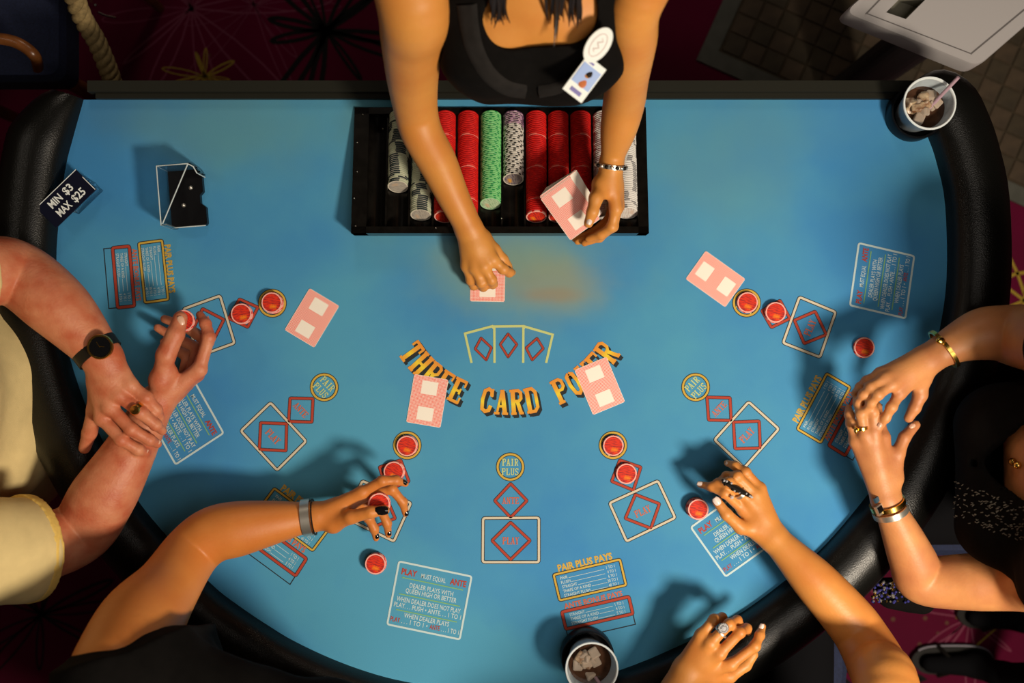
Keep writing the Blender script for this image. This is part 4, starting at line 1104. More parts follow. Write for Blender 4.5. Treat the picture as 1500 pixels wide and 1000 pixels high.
def torso_parts(fwd, hips, waist, chest, SL, SR, neck, headc, s=1.0, chest_r=.105, bust=None):
    """fwd: unit facing vector; returns the trunk and head chains"""
    f = Vector(fwd); r = Vector((f.y, -f.x, 0))
    tr = {'prims': [
        (hips + r * .085 * s, hips - r * .085 * s, .12 * s, .12 * s, .05), (waist + r * .06 * s, waist - r * .06 * s, .105 * s, .105 * s, .06), (hips, waist, .12 * s, .11 * s, .05),
        (waist, chest, .11 * s, .11 * s, .05), (chest + r * .075 * s, chest - r * .075 * s, chest_r, chest_r, .05),
        (SL, SR, .055 * s, .055 * s, .05), (chest, neck, .09 * s, .055 * s, .05)], 'k': .03}
    if bust:
        for sg in (-1, 1): tr['prims'].append((chest + f * bust + r * .062 * sg + Vector((0, 0, -.02)), chest + f * (bust + .02) + r * .066 * sg + Vector((0, 0, -.02)), .062, .058, .03))
    nk = {'prims': [(neck, headc - Vector((0, 0, .05)), .050 * s, .048 * s, .02)], 'k': .03}
    return [tr, nk]
def head_parts(c, look, s=1.0):
    """c: centre of the skull; look: unit vector the face points along"""
    f = Vector(look).normalized(); r = f.cross(Vector((0, 0, 1))).normalized(); u = r.cross(f).normalized()
    P = lambda a, b, d: c + f * a + r * b + u * d
    ch = [{'prims': [(P(-.025, 0, .02), P(.02, 0, .03), .083 * s, .074 * s, .02), (P(.03, .02, -.06), P(.03, -.02, -.06), .045 * s, .045 * s, .03), (P(.062, 0, -.090), P(.060, 0, -.086), .024, .026, .02),
                     (P(.03, 0, -.02), P(.045, 0, -.02), .060 * s, .055 * s, .03)], 'k': .02},
          {'prims': [(P(.088, 0, .012), P(.108, 0, -.022), .008, .0125, .006), (P(.098, .010, -.026), P(.098, -.010, -.026), .008, .008, .006)], 'k': .010},
          {'prims': [(P(.084, .018, .026), P(.080, .042, .026), .009, .008, .006), (P(.084, -.018, .026), P(.080, -.042, .026), .009, .008, .006)], 'k': .012},
          {'prims': [(P(.092, .020, -.052), P(.094, -.020, -.052), .008, .008, .006), (P(.089, .016, -.062), P(.089, -.016, -.062), .009, .009, .006)], 'k': .006}]
    for sg in (-1, 1):
        ch.append({'prims': [(P(-.005, .078 * sg, .012), P(-.010, .084 * sg, -.022), .014, .009, .006)], 'k': .006})
        ch.append({'prims': [(P(.082, .030 * sg, .006), P(.086, .030 * sg, .006), .012, .012, .004)], 'k': 0, 'sub': True})
    return ch, P
def face_bits(parent, P):
    for sg in (-1, 1):
        e = G(); e.sphere(P(.072, .030 * sg, .006), .0135, 14, 10); ob = e.build('eye', M['eye'], parent)
        i = G(); i.sphere(P(.0825, .030 * sg, .006), .0055, 10, 6); i.build('iris', M['iris'], ob)
    g = G(); g.tube([P(.099, .022, -.055), P(.104, .008, -.053), P(.104, -.008, -.053), P(.099, -.022, -.055)], [.002, .005, .005, .002], 8); g.tube([P(.097, .020, -.059), P(.102, 0, -.061), P(.097, -.020, -.059)], [.002, .005, .002], 8)
    g.build('lips', M['lip'], parent)
def hair_parts(P, long=0):
    h = [{'prims': [(P(-.032, 0, .028), P(.008, 0, .042), .088, .080, .02)], 'k': .01}]
    if long: h.append({'prims': [(P(-.05, .03, -.02), P(-.06, .02, -long), .06, .035, .03), (P(-.05, -.03, -.02), P(-.06, -.02, -long), .06, .035, .03)], 'k': .03})
    h.append({'prims': [(P(.085, .05, -.01), P(.075, -.05, -.01), .050, .050, .01), (P(.085, .03, -.06), P(.085, -.03, -.06), .055, .055, .01)], 'k': 0, 'sub': True})
    return h
def seated_legs(fwd, hips, s=1.0, seat=.62, spread=.10):
    f = Vector(fwd); r = Vector((f.y, -f.x, 0)); out = []
    for sg in (-1, 1):
        hp = Vector((hips.x, hips.y, seat + .085)) + r * .085 * sg; kn = hp + f * .36 + r * (spread * .3) * sg; kn.z = seat + .06; an = kn + f * .03; an.z = .14
        out.append({'prims': [(hp, kn, .080 * s, .060 * s, .03), (kn, an, .056 * s, .040 * s, .03)], 'k': .03})
    out.append({'prims': [(Vector((hips.x, hips.y, seat + .10)) + r * .08, Vector((hips.x, hips.y, seat + .10)) - r * .08, .105 * s, .105 * s, .03)], 'k': .03})
    return out
def shoes(parent, fwd, hips, m, seat=.62, spread=.10):
    f = Vector(fwd); r = Vector((f.y, -f.x, 0))
    for sg in (-1, 1):
        an = Vector((hips.x, hips.y, 0)) + r * (.085 + spread * .3) * sg + f * .39
        grow('shoe', [{'prims': [(an + f * -.04 + Vector((0, 0, .045)), an + f * .13 + Vector((0, 0, .036)), .042, .034, .01), (an + Vector((0, 0, .05)), an + Vector((0, 0, .12)), .042, .045, .02)], 'k': .01, 'cut': [((0, 0, .002), (0, 0, -1))]}], .006, m, parent)
def infl(chains, d, extra=0):
    out = []
    for ch in chains:
        c2 = dict(ch); c2['prims'] = [tuple([p[0], p[1], p[2] + d, p[3] + d] + list(p[4:])) for p in ch['prims']]; out.append(c2)
    return out
def wrinkle(amp, scale, seed=0):
    def fn(F):
        X, Y, Z = F.axes([0, 0, 0], F.n)
        w_ = np.sin(X * scale + 2.1 * np.sin(Y * scale * .7 + seed)) + .8 * np.sin((Y + Z * .6) * scale * 1.3 + 1.7 * np.sin(X * scale * .8 + 1 + seed)) + .5 * np.sin((Z * 1.2 - X + Y) * scale * 2.1 + seed * 2)
        F.F += (amp * w_).astype(np.float32)
    return fn
def band(parent, name, c, axis, r, wd, th, m, flat=1.0, upv=(0, 0, 1), seg=36):
    """a strap or ring round a limb: centre, axis, radius"""
    ax = Vector(axis).normalized(); u = Vector(upv); u = (u - ax * u.dot(ax)).normalized(); s = ax.cross(u)
    g = G(); vs = []
    prof_ = [(-wd / 2, 0), (-wd / 2, th), (wd / 2, th), (wd / 2, 0)]
    for k in range(seg):
        a = 2 * PI * k / seg
        for (x, t) in prof_: vs.append(Vector(c) + ax * x + u * (r * flat + t) * math.cos(a) + s * (r + t) * math.sin(a))
    fs = [(k * 4 + i, k * 4 + (i + 1) % 4, ((k + 1) % seg) * 4 + (i + 1) % 4, ((k + 1) % seg) * 4 + i) for k in range(seg) for i in range(4)]
    g.add(vs, fs); return g.build(name, m, parent, ang=35)

VB = .0028
# ---- the man in the yellow polo shirt, left
fw = (1, 0, 0)
man = thing('person', 'person in pale yellow polo shirt with crossed bare forearms, gripping own wrist, left side', 'person', (-.97, -.10, 0))
hips = Vector((-1.03, -.12, .70)); waist = Vector((-.995, -.115, .90)); chest = Vector((-.975, -.10, 1.12))
SL = J(-150, 440, .33); SR = J(-95, 815, .33); SL.x = SR.x = -.965
neck = Vector((-.965, -.09, 1.32)); hc = Vector((-.92, -.09, 1.50))
trunk = torso_parts(fw, hips, waist, chest, SL, SR, neck, hc, 1.12, .125)
waistb = {'prims': [(waist + Vector((.03, .05, -.02)), waist + Vector((.03, -.05, -.02)), .12, .12, .05)], 'k': .05}
armR = limb([(SR, .060), (J(20, 805, .16), .058), (J(112, 782, .070), .054), (J(150, 728, .085), .054), (J(185, 670, .085), .044), (J(226, 592, .076), .031)], .03, .006)
armL = limb([(SL, .060), (J(-30, 400, .19), .056), (J(25, 402, .14), .054), (J(80, 445, .145), .052), (J(120, 487, .14), .042), (J(150, 524, .138), .031)], .03, .006)
hR = hand((230, 588, .078), .030, [
    [(292, 541, .088), (306, 494, .092), (301, 474, .085), (293, 461, .076)],
    [(288, 548, .068), (304, 500, .066), (272, 478, .056), (241, 467, .052)],
    [(279, 553, .050), (290, 510, .040), (256, 494, .036), (231, 480, .040)],
    [(268, 556, .036), (276, 522, .024), (254, 510, .020), (240, 500, .026)]],
    [(236, 556, .104), (243, 520, .122), (257, 489, .122), (264, 466, .114)], 1.12, thumb_r=1.22)
hL = hand((152, 528, .138), .031, [
    [(150, 612, .132), (178, 644, .138), (202, 658, .122), (214, 663, .106)],
    [(161, 596, .142), (192, 628, .142), (219, 644, .124), (231, 650, .106)],
    [(174, 578, .144), (206, 604, .142), (228, 622, .124), (238, 631, .106)],
    [(190, 563, .138), (214, 582, .134), (229, 600, .118), (235, 611, .104)]],
    [(146, 558, .128), (140, 600, .112), (131, 634, .092), (124, 656, .078)], 1.12)
hd, P_ = head_parts(hc, (.9, 0, -.35), 1.0)
grow('body', trunk + hd + [armR] + hR + [armL] + hL, VB, M['skin_man'], man)
slR = limb([(SR, .085), (J(0, 808, .20), .083), (J(60, 800, .125), .080), (J(95, 790, .10), .075)], .03, .03)
e1 = (J(84, 790, .105) - J(0, 806, .19)).normalized(); slR['cut'] = [(J(32, 800, .13), e1)]
slL = limb([(SL, .085), (J(-70, 400, .22), .080), (J(-30, 400, .18), .078)], .03, .03)
e2 = (J(-30, 400, .18) - J(-100, 402, .24)).normalized(); slL['cut'] = [(J(-38, 400, .19), e2)]
grow('polo_shirt', infl(trunk[:1] + [waistb], .014) + [slR, slL, {'prims': [(neck, neck + Vector((0, 0, .15)), .058, .08, .01)], 'k': 0, 'sub': True}], .005, M['polo'], man, wrinkle(.0016, 26, 1))
bandR = limb([(J(0, 808, .20), .0895), (J(60, 800, .125), .0865), (J(97, 790, .10), .0815)], .03, .03); bandR['cut'] = [(J(35, 799, .13), e1), (J(13, 802, .142), -e1)]
grow('sleeve_band', [bandR], .004, M['poloband'], man)
g = G(); g.tube([neck + Vector((.062 * math.cos(a), .062 * math.sin(a), .03 - .02 * math.cos(a))) for a in [2 * PI * k / 24 for k in range(24)]], .012, 8, True, flat=1.6); g.build('collar', M['poloband'], man)
grow('hair', hair_parts(P_), .005, M['greyhair'], man); face_bits(man, P_)
grow('trousers', seated_legs(fw, hips, 1.1, .60), .008, M['darkpants'], man); shoes(man, fw, hips, M['strap'], .60)
# watch
wc = J(147, 511, .142); wax = J(152, 524, .14) - J(128, 492, .14); wax.normalize()
wt = band(man, 'watch_strap', J(142, 514, .138), wax, .0350, .020, .003, M['strap'])
wf = J(147, 508, .180); nrm_ = Vector((.12, .02, 1)).normalized()
Rq = nrm_.to_track_quat('Z', 'Y').to_matrix()
g = G(); g.lathe([(0, -.004), (.0185, -.004), (.0205, -.001), (.0205, .001), (.0195, .0035), (.0170, .0035), (.0165, .0025)], 40, wf, M=Rq); tag(g.build('watch_case', M['gold'], wt), 'gold watch case')
g = G(); g.lathe([(0, .002), (.0168, .0022)], 32, wf, M=Rq); g.build('watch_dial', M['blackplastic'], wt)
g = G(); g.box(wf + Rq @ Vector((.004, .002, .0030)), (.010, .0010, .0006), M=Rq @ Matrix.Rotation(.4, 3, 'Z')); g.box(wf + Rq @ Vector((0, -.003, .0030)), (.008, .0010, .0006), M=Rq @ Matrix.Rotation(1.3, 3, 'Z')); g.build('watch_hands', M['gold'], wt)
# signet ring
rg = band(man, 'finger_ring', J(201, 599, .142), J(206, 604, .142) - J(180, 582, .144), .0108, .008, .0018, M['gold'])
g = G(); g.lathe([(0, -.003), (.0060, -.003), (.0085, .001), (.0072, .0035), (0, .0040)], 20, J(198, 600, .157)); g.build('ring_signet', M['gold'], rg)
nail(man, (263.5, 470), (-7, -24), .1275, M['nail'], .0150, .0135)
nail(man, (212, 661), (13, 5, -.3), .1135, M['nail'], .010, .009); nail(man, (230, 648), (12, 6, -.4), .1135, M['nail'], .009, .009); nail(man, (237, 629), (10, 9, -.5), .1125, M['nail'], .009, .009); nail(man, (233, 608), (6, 11, -.5), .1095, M['nail'], .009, .008)

# ---- the woman at the lower left, black nails
fa = Vector((.25, 1, 0)).normalized()
wa = thing('person', 'person with bare left arm, silver bracelet and black nails, holding chips, lower left', 'person', (-.52, -.86, 0))
hips = Vector((-.50, -.86, .70)); waist = Vector((-.47, -.80, .90)); chest = Vector((-.435, -.75, 1.10))
SL = J(176, 985, .33); SR = J(480, 1075, .33); neck = Vector((-.43, -.76, 1.29)); hc = Vector((-.42, -.715, 1.46))
trunk = torso_parts(fa, hips, waist, chest, SL, SR, neck, hc, .95, .100, .03)
armL = limb([(SL, .072), (J(205, 915, .25), .066), (J(245, 860, .17), .052), (J(281, 808, .105), .047), (J(312, 783, .1), .0465), (J(350, 774, .098), .0455), (J(400, 765, .092), .036), (J(440, 759, .086), .027), (J(458, 757, .084), .0245)], .022, .006)
armR = limb([(SR, .055), (J(560, 1200, .15), .045), (J(600, 1230, .08), .042), (J(620, 1190, .08), .036)], .03, .006)
hL = hand((470, 755, .084), .0240, [
    [(530, 721, .104), (560, 704, .112), (580, 703, .104), (594, 708, .092)],
    [(531, 727, .086), (574, 716, .090), (590, 735, .076), (594, 752, .064)],
    [(527, 736, .068), (558, 746, .066), (567, 766, .054), (569, 783, .042)],
    [(520, 744, .054), (540, 758, .050), (548, 774, .042), (551, 788, .034)]],
    [(488, 766, .092), (514, 757, .114), (543, 750, .124), (564, 747, .122)], .92)
hR = hand((622, 1185, .08), .025, [[(640, 1150, .08), (650, 1130, .08), (654, 1122, .07), (656, 1116, .06)], [(628, 1146, .08), (634, 1126, .08), (636, 1118, .07), (637, 1112, .06)], [(616, 1146, .078), (618, 1128, .078), (618, 1120, .07), (618, 1115, .06)], [(606, 1150, .075), (604, 1134, .075), (603, 1127, .07), (603, 1122, .06)]],
    [(640, 1175, .08), (655, 1162, .08), (664, 1150, .075), (668, 1142, .07)], .9)
hd, P_ = head_parts(hc, (.3, .85, -.4), .94)
grow('body', trunk + hd + [armL] + hL + [armR] + hR, VB, M['skin_a'], wa)
cutp = J(215, 948, .30); n1 = (J(245, 860, .17) - J(190, 960, .3)).normalized()
slL = limb([(SL, .090), (J(205, 935, .27), .088), (J(235, 905, .22), .084)], .04, .04)
slL['cut'] = [(J(188, 952, .30), Vector((-.30, .94, .16)).normalized())]
hem = (J(104, 979, .25) - Vector((0, 0, FELT + HC))).cross(J(265, 928, .25) - Vector((0, 0, FELT + HC))).normalized(); hem = hem if hem.y > 0 else -hem
slL['cut'] = [(J(188, 952, .25), hem)]
slM = limb([(SL + Vector((.06, -.04, -.03)), .085), (J(285, 975, .2), .045)], .04, .04)
slL2 = slM
slR = limb([(SR, .075), (J(530, 1110, .2), .062)], .03, .03)
grow('black_top', infl(trunk[:1], .012) + [slL, slL2, slR, {'prims': [(J(347, 1004, .44), J(349, 1030, .44), .012, .03, .01)], 'k': 0, 'sub': True}, {'prims': [(neck + Vector((0, .03, 0)), neck + Vector((0, .03, .15)), .060, .09, .01)], 'k': 0, 'sub': True}], .005, M['blackcloth'], wa, wrinkle(.0016, 30, 2))
grow('hair', hair_parts(P_, .16), .005, M['hair'], wa); face_bits(wa, P_)
grow('trousers', seated_legs(fa, hips, .95, .60), .008, M['darkpants'], wa); shoes(wa, fa, hips, M['strap'], .60)
bx = (J(470, 755, .084) - J(440, 759, .086)).normalized()
br = band(wa, 'bracelet', J(450, 757.5, .085), bx, .0292, .015, .0022, M['silver'], 1.0); tag(br, 'brushed silver cuff bracelet')
b2 = band(wa, 'bracelet_edge', J(460, 757, .085), bx, .0285, .002, .0024, M['strap'])
nail(wa, (559, 748.0), (24, 0), .1320, M['nail_black'], .0215, .0145)
nail(wa, (590.5, 704.5), (13, 7, -.4), .1010, M['nail_black'], .016, .008, (0, .5, 1)); nail(wa, (596.5, 749), (3, 14, -.6), .0700, M['nail_black'], .014, .009, (.9, .1, .8))
nail(wa, (571, 778), (3, 14, -.6), .0500, M['nail_black'], .014, .009, (.8, .1, .8)); nail(wa, (553, 783.5), (3, 10, -.6), .0420, M['nail_black'], .012, .008, (.8, .1, .8))

# ---- the woman at the lower right, jewelled hand and fist
fb = Vector((0, 1, 0))
wb = thing('person', 'person with jewelled right hand on chips and ringed left fist, bottom right of table', 'person', (.475, -.80, 0))
hips = Vector((.475, -.82, .72)); waist = Vector((.475, -.80, .90)); chest = Vector((.475, -.78, 1.10))
SR = J(1312, 1100, .33); SL = J(955, 1130, .33); SR.y = -.745; SL.y = -.75; neck = Vector((.475, -.79, 1.29)); hc = Vector((.475, -.76, 1.46))
trunk = torso_parts(fb, hips, waist, chest, SL, SR, neck, hc, .92, .098, .03)
armR = limb([(SR, .055), (J(1300, 1020, .24), .050), (J(1285, 975, .16), .047), (J(1262, 932, .110), .0435), (J(1240, 902, .104), .042), (J(1195, 852, .100), .0375), (J(1160, 815, .090), .029), (J(1136, 790, .082), .0235)], .022, .006)
armL = limb([(SL, .052), (J(960, 1120, .15), .046), (J(968, 1070, .09), .042), (J(985, 1030, .09), .034), (J(1005, 988, .092), .0265)], .03, .006)
hR = hand((1129, 783, .081), .0230, [
    [(1088, 746, .078), (1062, 722, .094), (1042, 713, .080), (1025, 709, .064)],
    [(1098, 734, .084), (1068, 706, .100), (1052, 707, .082), (1044, 714, .066)],
    [(1107, 724, .082), (1080, 697, .090), (1064, 697, .076), (1056, 702, .062)],
    [(1113, 715, .074), (1092, 691, .078), (1077, 682, .068), (1065, 678, .056)]],
    [(1112, 778, .080), (1085, 772, .092), (1064, 753, .104), (1050, 734, .102)], .90)
hL = hand((1010, 980, .094), .0255, [
    [(1070, 973, .112), (1106, 946, .116), (1113, 930, .104), (1117, 917, .092)],
    [(1054, 957, .124), (1084, 926, .128), (1094, 920, .106), (1096, 926, .090)],
    [(1040, 942, .122), (1068, 914, .124), (1080, 908, .104), (1083, 914, .088)],
    [(1027, 930, .110), (1046, 907, .108), (1058, 904, .092), (1064, 910, .078)]],
    [(1040, 990, .092), (1068, 990, .086), (1092, 974, .080), (1104, 958, .078)], .92)
hd, P_ = head_parts(hc, (.1, .9, -.4), .94)
grow('body', trunk + hd + [armR] + hR + [armL] + hL, VB, M['skin_b'], wb)
slR = limb([(SR, .072), (SR + Vector((.0, .02, -.05)), .066)], .03, .03); slL = limb([(SL, .072), (J(955, 1150, .2), .062)], .03, .03)
grow('black_top', infl(trunk[:1], .012) + [slR, slL, {'prims': [(neck + Vector((0, .03, 0)), neck + Vector((0, .03, .15)), .060, .09, .01)], 'k': 0, 'sub': True}], .005, M['blackcloth'], wb, wrinkle(.0014, 30, 3))
grow('hair', hair_parts(P_, .14), .005, M['hair'], wb); face_bits(wb, P_)
grow('trousers', seated_legs(fb, hips, .92, .62), .008, M['darkpants'], wb); shoes(wb, fb, hips, M['strap'], .62)
nail(wb, (1050.5, 734), (-15, -20), .1112, M['nail_white'], .014, .0120); nail(wb, (1027, 709), (-17, -4, -.5), .0725, M['nail_white'], .013, .008)
nail(wb, (1067, 679), (-12, -4, -.5), .0625, M['nail_white'], .010, .007); nail(wb, (1116, 919), (4, -13, -.5), .101, M['nail_white'], .012, .008)
jr = band(wb, 'finger_ring', J(1084, 722, .093), J(1068, 706, .1) - J(1098, 734, .084), .0098, .006, .0018, M['silver']); tag(jr, 'long dark jewelled finger ring')
g = G(); rj = random.Random(4)
for k in range(26):
    t = k / 25; x = 1059 + 42 * t + rj.uniform(-1, 1); y = 705 + 23 * t + rj.choice((-4, 0, 4)) * math.sin(PI * min(1, t + .15)); g.sphere(J(x, y, .112 - .010 * t), .0022, 8, 5, mi=rj.randint(0, 1))
g.tube([J(1059, 705, .108), J(1080, 716, .106), J(1100, 727, .099)], [.003, .0055, .003], 8, mi=1)
g.build('ring_jewels', [M['gem'], M['strap'], M['silver']], jr)
g = G(); g.sphere(J(1072, 728, .106), .0035, 10, 6); g.build('ring_stone', M['gem'], jr)
dr = band(wb, 'finger_ring', J(1056, 926, .125), J(1068, 914, .124) - J(1040, 942, .122), .0102, .003, .0015, M['silver']); tag(dr, 'silver ring with a round diamond')
g = G(); c = J(1060, 920, .141)
for k in range(16): a = 2 * PI * k / 16; g.sphere(c + Vector((.0068 * math.cos(a), .0068 * math.sin(a), -.001)), .0017, 8, 5, mi=0)
g.sphere(c, (.0052, .0052, .0035), 8, 4, mi=0); g.lathe([(0, -.004), (.008, -.003), (.009, -.001)], 20, c, mi=1); g.build('ring_diamond', [M['gem'], M['silver']], dr, smooth=False)

# ---- the woman in black on the right
fc = Vector((-1, 0, 0))
wd = thing('person', 'person in black with fingers interlaced, gold bracelet and watch, right side of table', 'person', (1.0, -.25, 0))
hips = Vector((1.02, -.24, .72)); waist = Vector((.975, -.235, .90)); chest = Vector((.905, -.225, 1.12))
SR = J(1590, 505, .33); SL = J(1585, 850, .33); neck = Vector((.90, -.215, 1.30)); hc = Vector((.905, -.215, 1.47))
trunk = torso_parts(fc, hips, waist, chest, SL, SR, neck, hc, .98, .105, .035)
armR = limb([(SR, .060), (J(1545, 500, .24), .056), (J(1495, 492, .155), .051), (J(1470, 488, .15), .045), (J(1440, 489, .148), .042), (J(1405, 501, .145), .032), (J(1378, 515, .142), .0255), (J(1365, 523, .142), .0245)], .022, .006)
armL = limb([(SL, .060), (J(1500, 852, .16), .047), (J(1420, 852, .105), .0465), (J(1352, 850, .080), .040), (J(1338, 822, .092), .0385), (J(1322, 785, .108), .032), (J(1306, 750, .122), .0245), (J(1300, 738, .125), .0235)], .016, .006)
hL = hand((1297, 726, .128), .0225, [
    [(1294, 640, .132), (1288, 612, .128), (1284, 596, .118), (1280, 584, .108)],
    [(1280, 633, .144), (1279, 603, .152), (1274, 586, .148), (1270, 572, .140)],
    [(1266, 637, .140), (1261, 606, .146), (1257, 590, .138), (1254, 580, .128)],
    [(1253, 646, .128), (1247, 620, .128), (1244, 607, .120), (1243, 597, .112)]],
    [(1308, 700, .126), (1315, 664, .130), (1325, 640, .130), (1341, 622, .124)], .90)
hR = hand((1352, 530, .146), .0235, [
    [(1318, 575, .160), (1306, 596, .168), (1297, 612, .160), (1289, 625, .150)],
    [(1307, 563, .168), (1286, 578, .176), (1276, 590, .166), (1268, 600, .154)],
    [(1297, 554, .164), (1275, 567, .168), (1264, 578, .158), (1257, 587, .146)],
    [(1290, 547, .152), (1270, 558, .152), (1260, 567, .142), (1252, 576, .132)]],
    [(1350, 552, .140), (1348, 578, .140), (1340, 597, .138), (1331, 612, .132)], .90)
hd, P_ = head_parts(hc, (-.9, .1, -.4), .94)
grow('body', trunk + hd + [armL] + hL + [armR] + hR, VB, M['skin_c'], wd)
sl1 = limb([(SR, .078), (J(1575, 505, .28), .070)], .03, .03); sl2 = limb([(SL, .078), (J(1560, 850, .24), .070)], .03, .03)
vneck = {'prims': [(Vector((.80, -.225, 1.27)), Vector((.78, -.235, 1.16)), .05, .012, .01), (neck, neck + Vector((-.02, 0, .15)), .062, .09, .01)], 'k': 0, 'sub': True}
vneck = {'prims': [(J(1420, 677, h_), J(1530, 678, h_), .004, .075, .004) for h_ in (.14, .18, .22, .26, .30, .34, .38)] + [(neck, neck + Vector((-.02, 0, .15)), .062, .09, .01)], 'k': 0, 'sub': True}
topc = grow('black_top', infl(trunk[:1], .012) + [sl1, sl2, {'prims': [(Vector((.80, -.14, 1.05)), Vector((.80, -.30, 1.05)), .07, .07, .05)], 'k': .04}, vneck], .005, M['blackcloth'], wd, wrinkle(.0016, 28, 4))
grow('hair', hair_parts(P_, .12), .005, M['hair'], wd); face_bits(wd, P_)
grow('trousers', seated_legs(fc, hips, .98, .60), .008, M['darkpants'], wd)
bg = band(wd, 'bangle', J(1383, 511, .143), (J(1378, 517, .14) - J(1405, 499, .145)).normalized(), .0330, .006, .0035, M['gold'], .98); tag(bg, 'loose gold bangle')
g = G(); g.sphere(J(1378, 499, .178), (.008, .006, .004), 12, 8); g.build('bangle_clasp', M['gold'], bg)
wx = (J(1297, 726, .128) - J(1306, 750, .122)).normalized()
w1 = band(wd, 'bangle', J(1300, 737.5, .1265), wx, .0268, .008, .0024, M['gold']); tag(w1, 'gold bracelet with a blue square stone')
w2 = band(wd, 'watch_strap', J(1304, 748, .124), wx, .0272, .010, .0024, M['silver']); tag(w2, 'silver link watch')
Rw = Matrix((Vector((wx.x, wx.y, 0)).normalized(), Vector((-wx.y, wx.x, 0)).normalized(), Vector((0, 0, 1)))).transposed()
Rw2 = Rw @ Matrix.Rotation(-.55, 3, 'X')
g = G(); g.box(J(1289, 746, .1475), (.016, .018, .005), M=Rw @ Matrix.Rotation(.55, 3, 'X')); g.build('watch_case', M['silver'], w2, smooth=False)
g = G(); g.box(J(1289, 746, .1497), (.010, .012, .003), M=Rw @ Matrix.Rotation(.55, 3, 'X')); g.build('watch_dial', M['blackplastic'], w2, smooth=False)
g = G(); g.box(J(1284, 732, .1455), (.008, .010, .004), M=Rw @ Matrix.Rotation(.6, 3, 'X')); g.build('bracelet_stone', mat('blue_stone', (.03, .08, .12), .1), w1, smooth=False)
r3 = band(wd, 'finger_ring', J(1261.5, 626, .1425), J(1261, 606, .146) - J(1266, 637, .14), .0096, .0045, .0022, M['gold']); tag(r3, 'gold finger ring')
g = G(); g.sphere(J(1254, 630, .152), (.004, .006, .003), 10, 6); g.build('ring_knot', M['gold'], r3)
nk_ = G(); bodc = [o for o in wd.children if o.name.startswith('body')][0]
for (x, y) in ((1487, 676), (1494, 681)):
    o_ = Vector((0, 0, FELT + HC)); ok_, hit_, nn_, fi_ = bodc.ray_cast(o_ - worldloc(wd), (J(x, y, .1) - o_).normalized())
    nk_.sphere((hit_ + worldloc(wd) + nn_ * .004) if ok_ else J(x, y, .3), .0062, 12, 8); nk_.build('necklace_beads', M['gold'], wd)
nail(wd, (1270.5, 575), (-3, -14, -.4), .1475, M['nail'], .010, .008); nail(wd, (1337, 624.5), (14, -13), .1335, M['nail'], .010, .009); nail(wd, (1290, 622), (-8, 14, -.4), .159, M['nail'], .010, .008)
M['trimgrey'] = mat('sole_trim_grey', (.22, .20, .24), .5)
# sequined purse on the lap, sandals on the carpet
pu = thing('sequined_purse', 'dark purse with glittering beads beside the bent elbow on the right', 'purse', J(1312, 862, -.06))
grow('purse_body', [{'prims': [(J(1296, 862, -.06), J(1335, 868, -.06), .020, .026, .02), (J(1305, 872, -.07), J(1350, 880, -.07), .024, .024, .02)], 'k': .01}], .004, M['blackcloth'], pu)
rs = random.Random(9); mats_ = [M['silver'], M['gold'], mat('bead_blue', (.04, .04, .20), .1, coat=1), M['strap']]
g = G()
for k in range(150):
    x = rs.uniform(1278, 1336); y = 848 + rs.uniform(0, 34)
    if y < 845 + (1300 - x) * .7: continue
    g.sphere(J(x, y, -.035 + rs.uniform(-.004, .004)), rs.uniform(.0018, .0034), 8, 5, mi=rs.choice((0, 0, 1, 2, 2, 3)))
tag(g.build('beads', mats_, pu), kind='stuff')
g = G()
for k in range(330):
    a = rs.random(); x = 1392 + rs.uniform(0, 118); y = 700 + rs.uniform(0, 100)
    if abs((y - 745) - (x - 1440) * .35) > 28: continue
    o_ = Vector((0, 0, FELT + HC)); dr_ = (J(x, y, .1) - o_).normalized(); ok_, hit_, nn_, fi_ = topc.ray_cast(o_ - worldloc(topc), dr_)
    if not ok_ or x < 1396: continue
    p = hit_ + worldloc(topc) + nn_ * .0004; d = rs.uniform(-.7, .7); v_ = Vector((math.cos(d), math.sin(d), 0)) * rs.uniform(.0018, .0035); g.tube([p - v_, p + v_], .0006, 5)
tag(g.build('sequins', mat('dark_sequin', (.30, .26, .20), .4), wd), 'glittering sequins', kind='stuff')
# the feet of the woman on the right, in black sandals
for (px, py, a, lab) in ((1395, 972, 0, ''), (1462, 905, 0, '')):
    p = J(px, py, -.86); g = G()
    P = catmull([p + Vector((x, y, 0)) for x, y in ((-.10, .005), (-.07, .035), (0, .042), (.09, .036), (.12, 0), (.09, -.036), (0, -.034), (-.07, -.03))], 4, True)
    g.prism([(q.x, q.y) for q in P], .003, .022); s_ = g.build('sandal_sole', M['strap'], wd, smooth=False)
    g = G(); g.tube([(q.x, q.y, .020) for q in P][3:18], .0028, 6); g.build('sole_trim', M['trimgrey'], s_)
    g = G(); g.tube([p + Vector((-.03, -.038, -.02)), p + Vector((-.015, -.02, .012)), p + Vector((-.01, 0, .02)), p + Vector((-.015, .022, .012)), p + Vector((-.03, .042, -.02))], .006, 8); g.build('sandal_strap', M['strap'], s_)
    grow('foot', [{'prims': [(p + Vector((-.06, 0, .004)), p + Vector((.06, 0, .014)), .022, .030, .01), (p + Vector((.06, 0, .014)), p + Vector((.09, 0, .10)), .030, .034, .02), (p + Vector((.09, 0, .10)), p + Vector((.10, .1, .45)), .034, .05, .02)], 'k': .01}], .006, M['darkpants'] , wd)

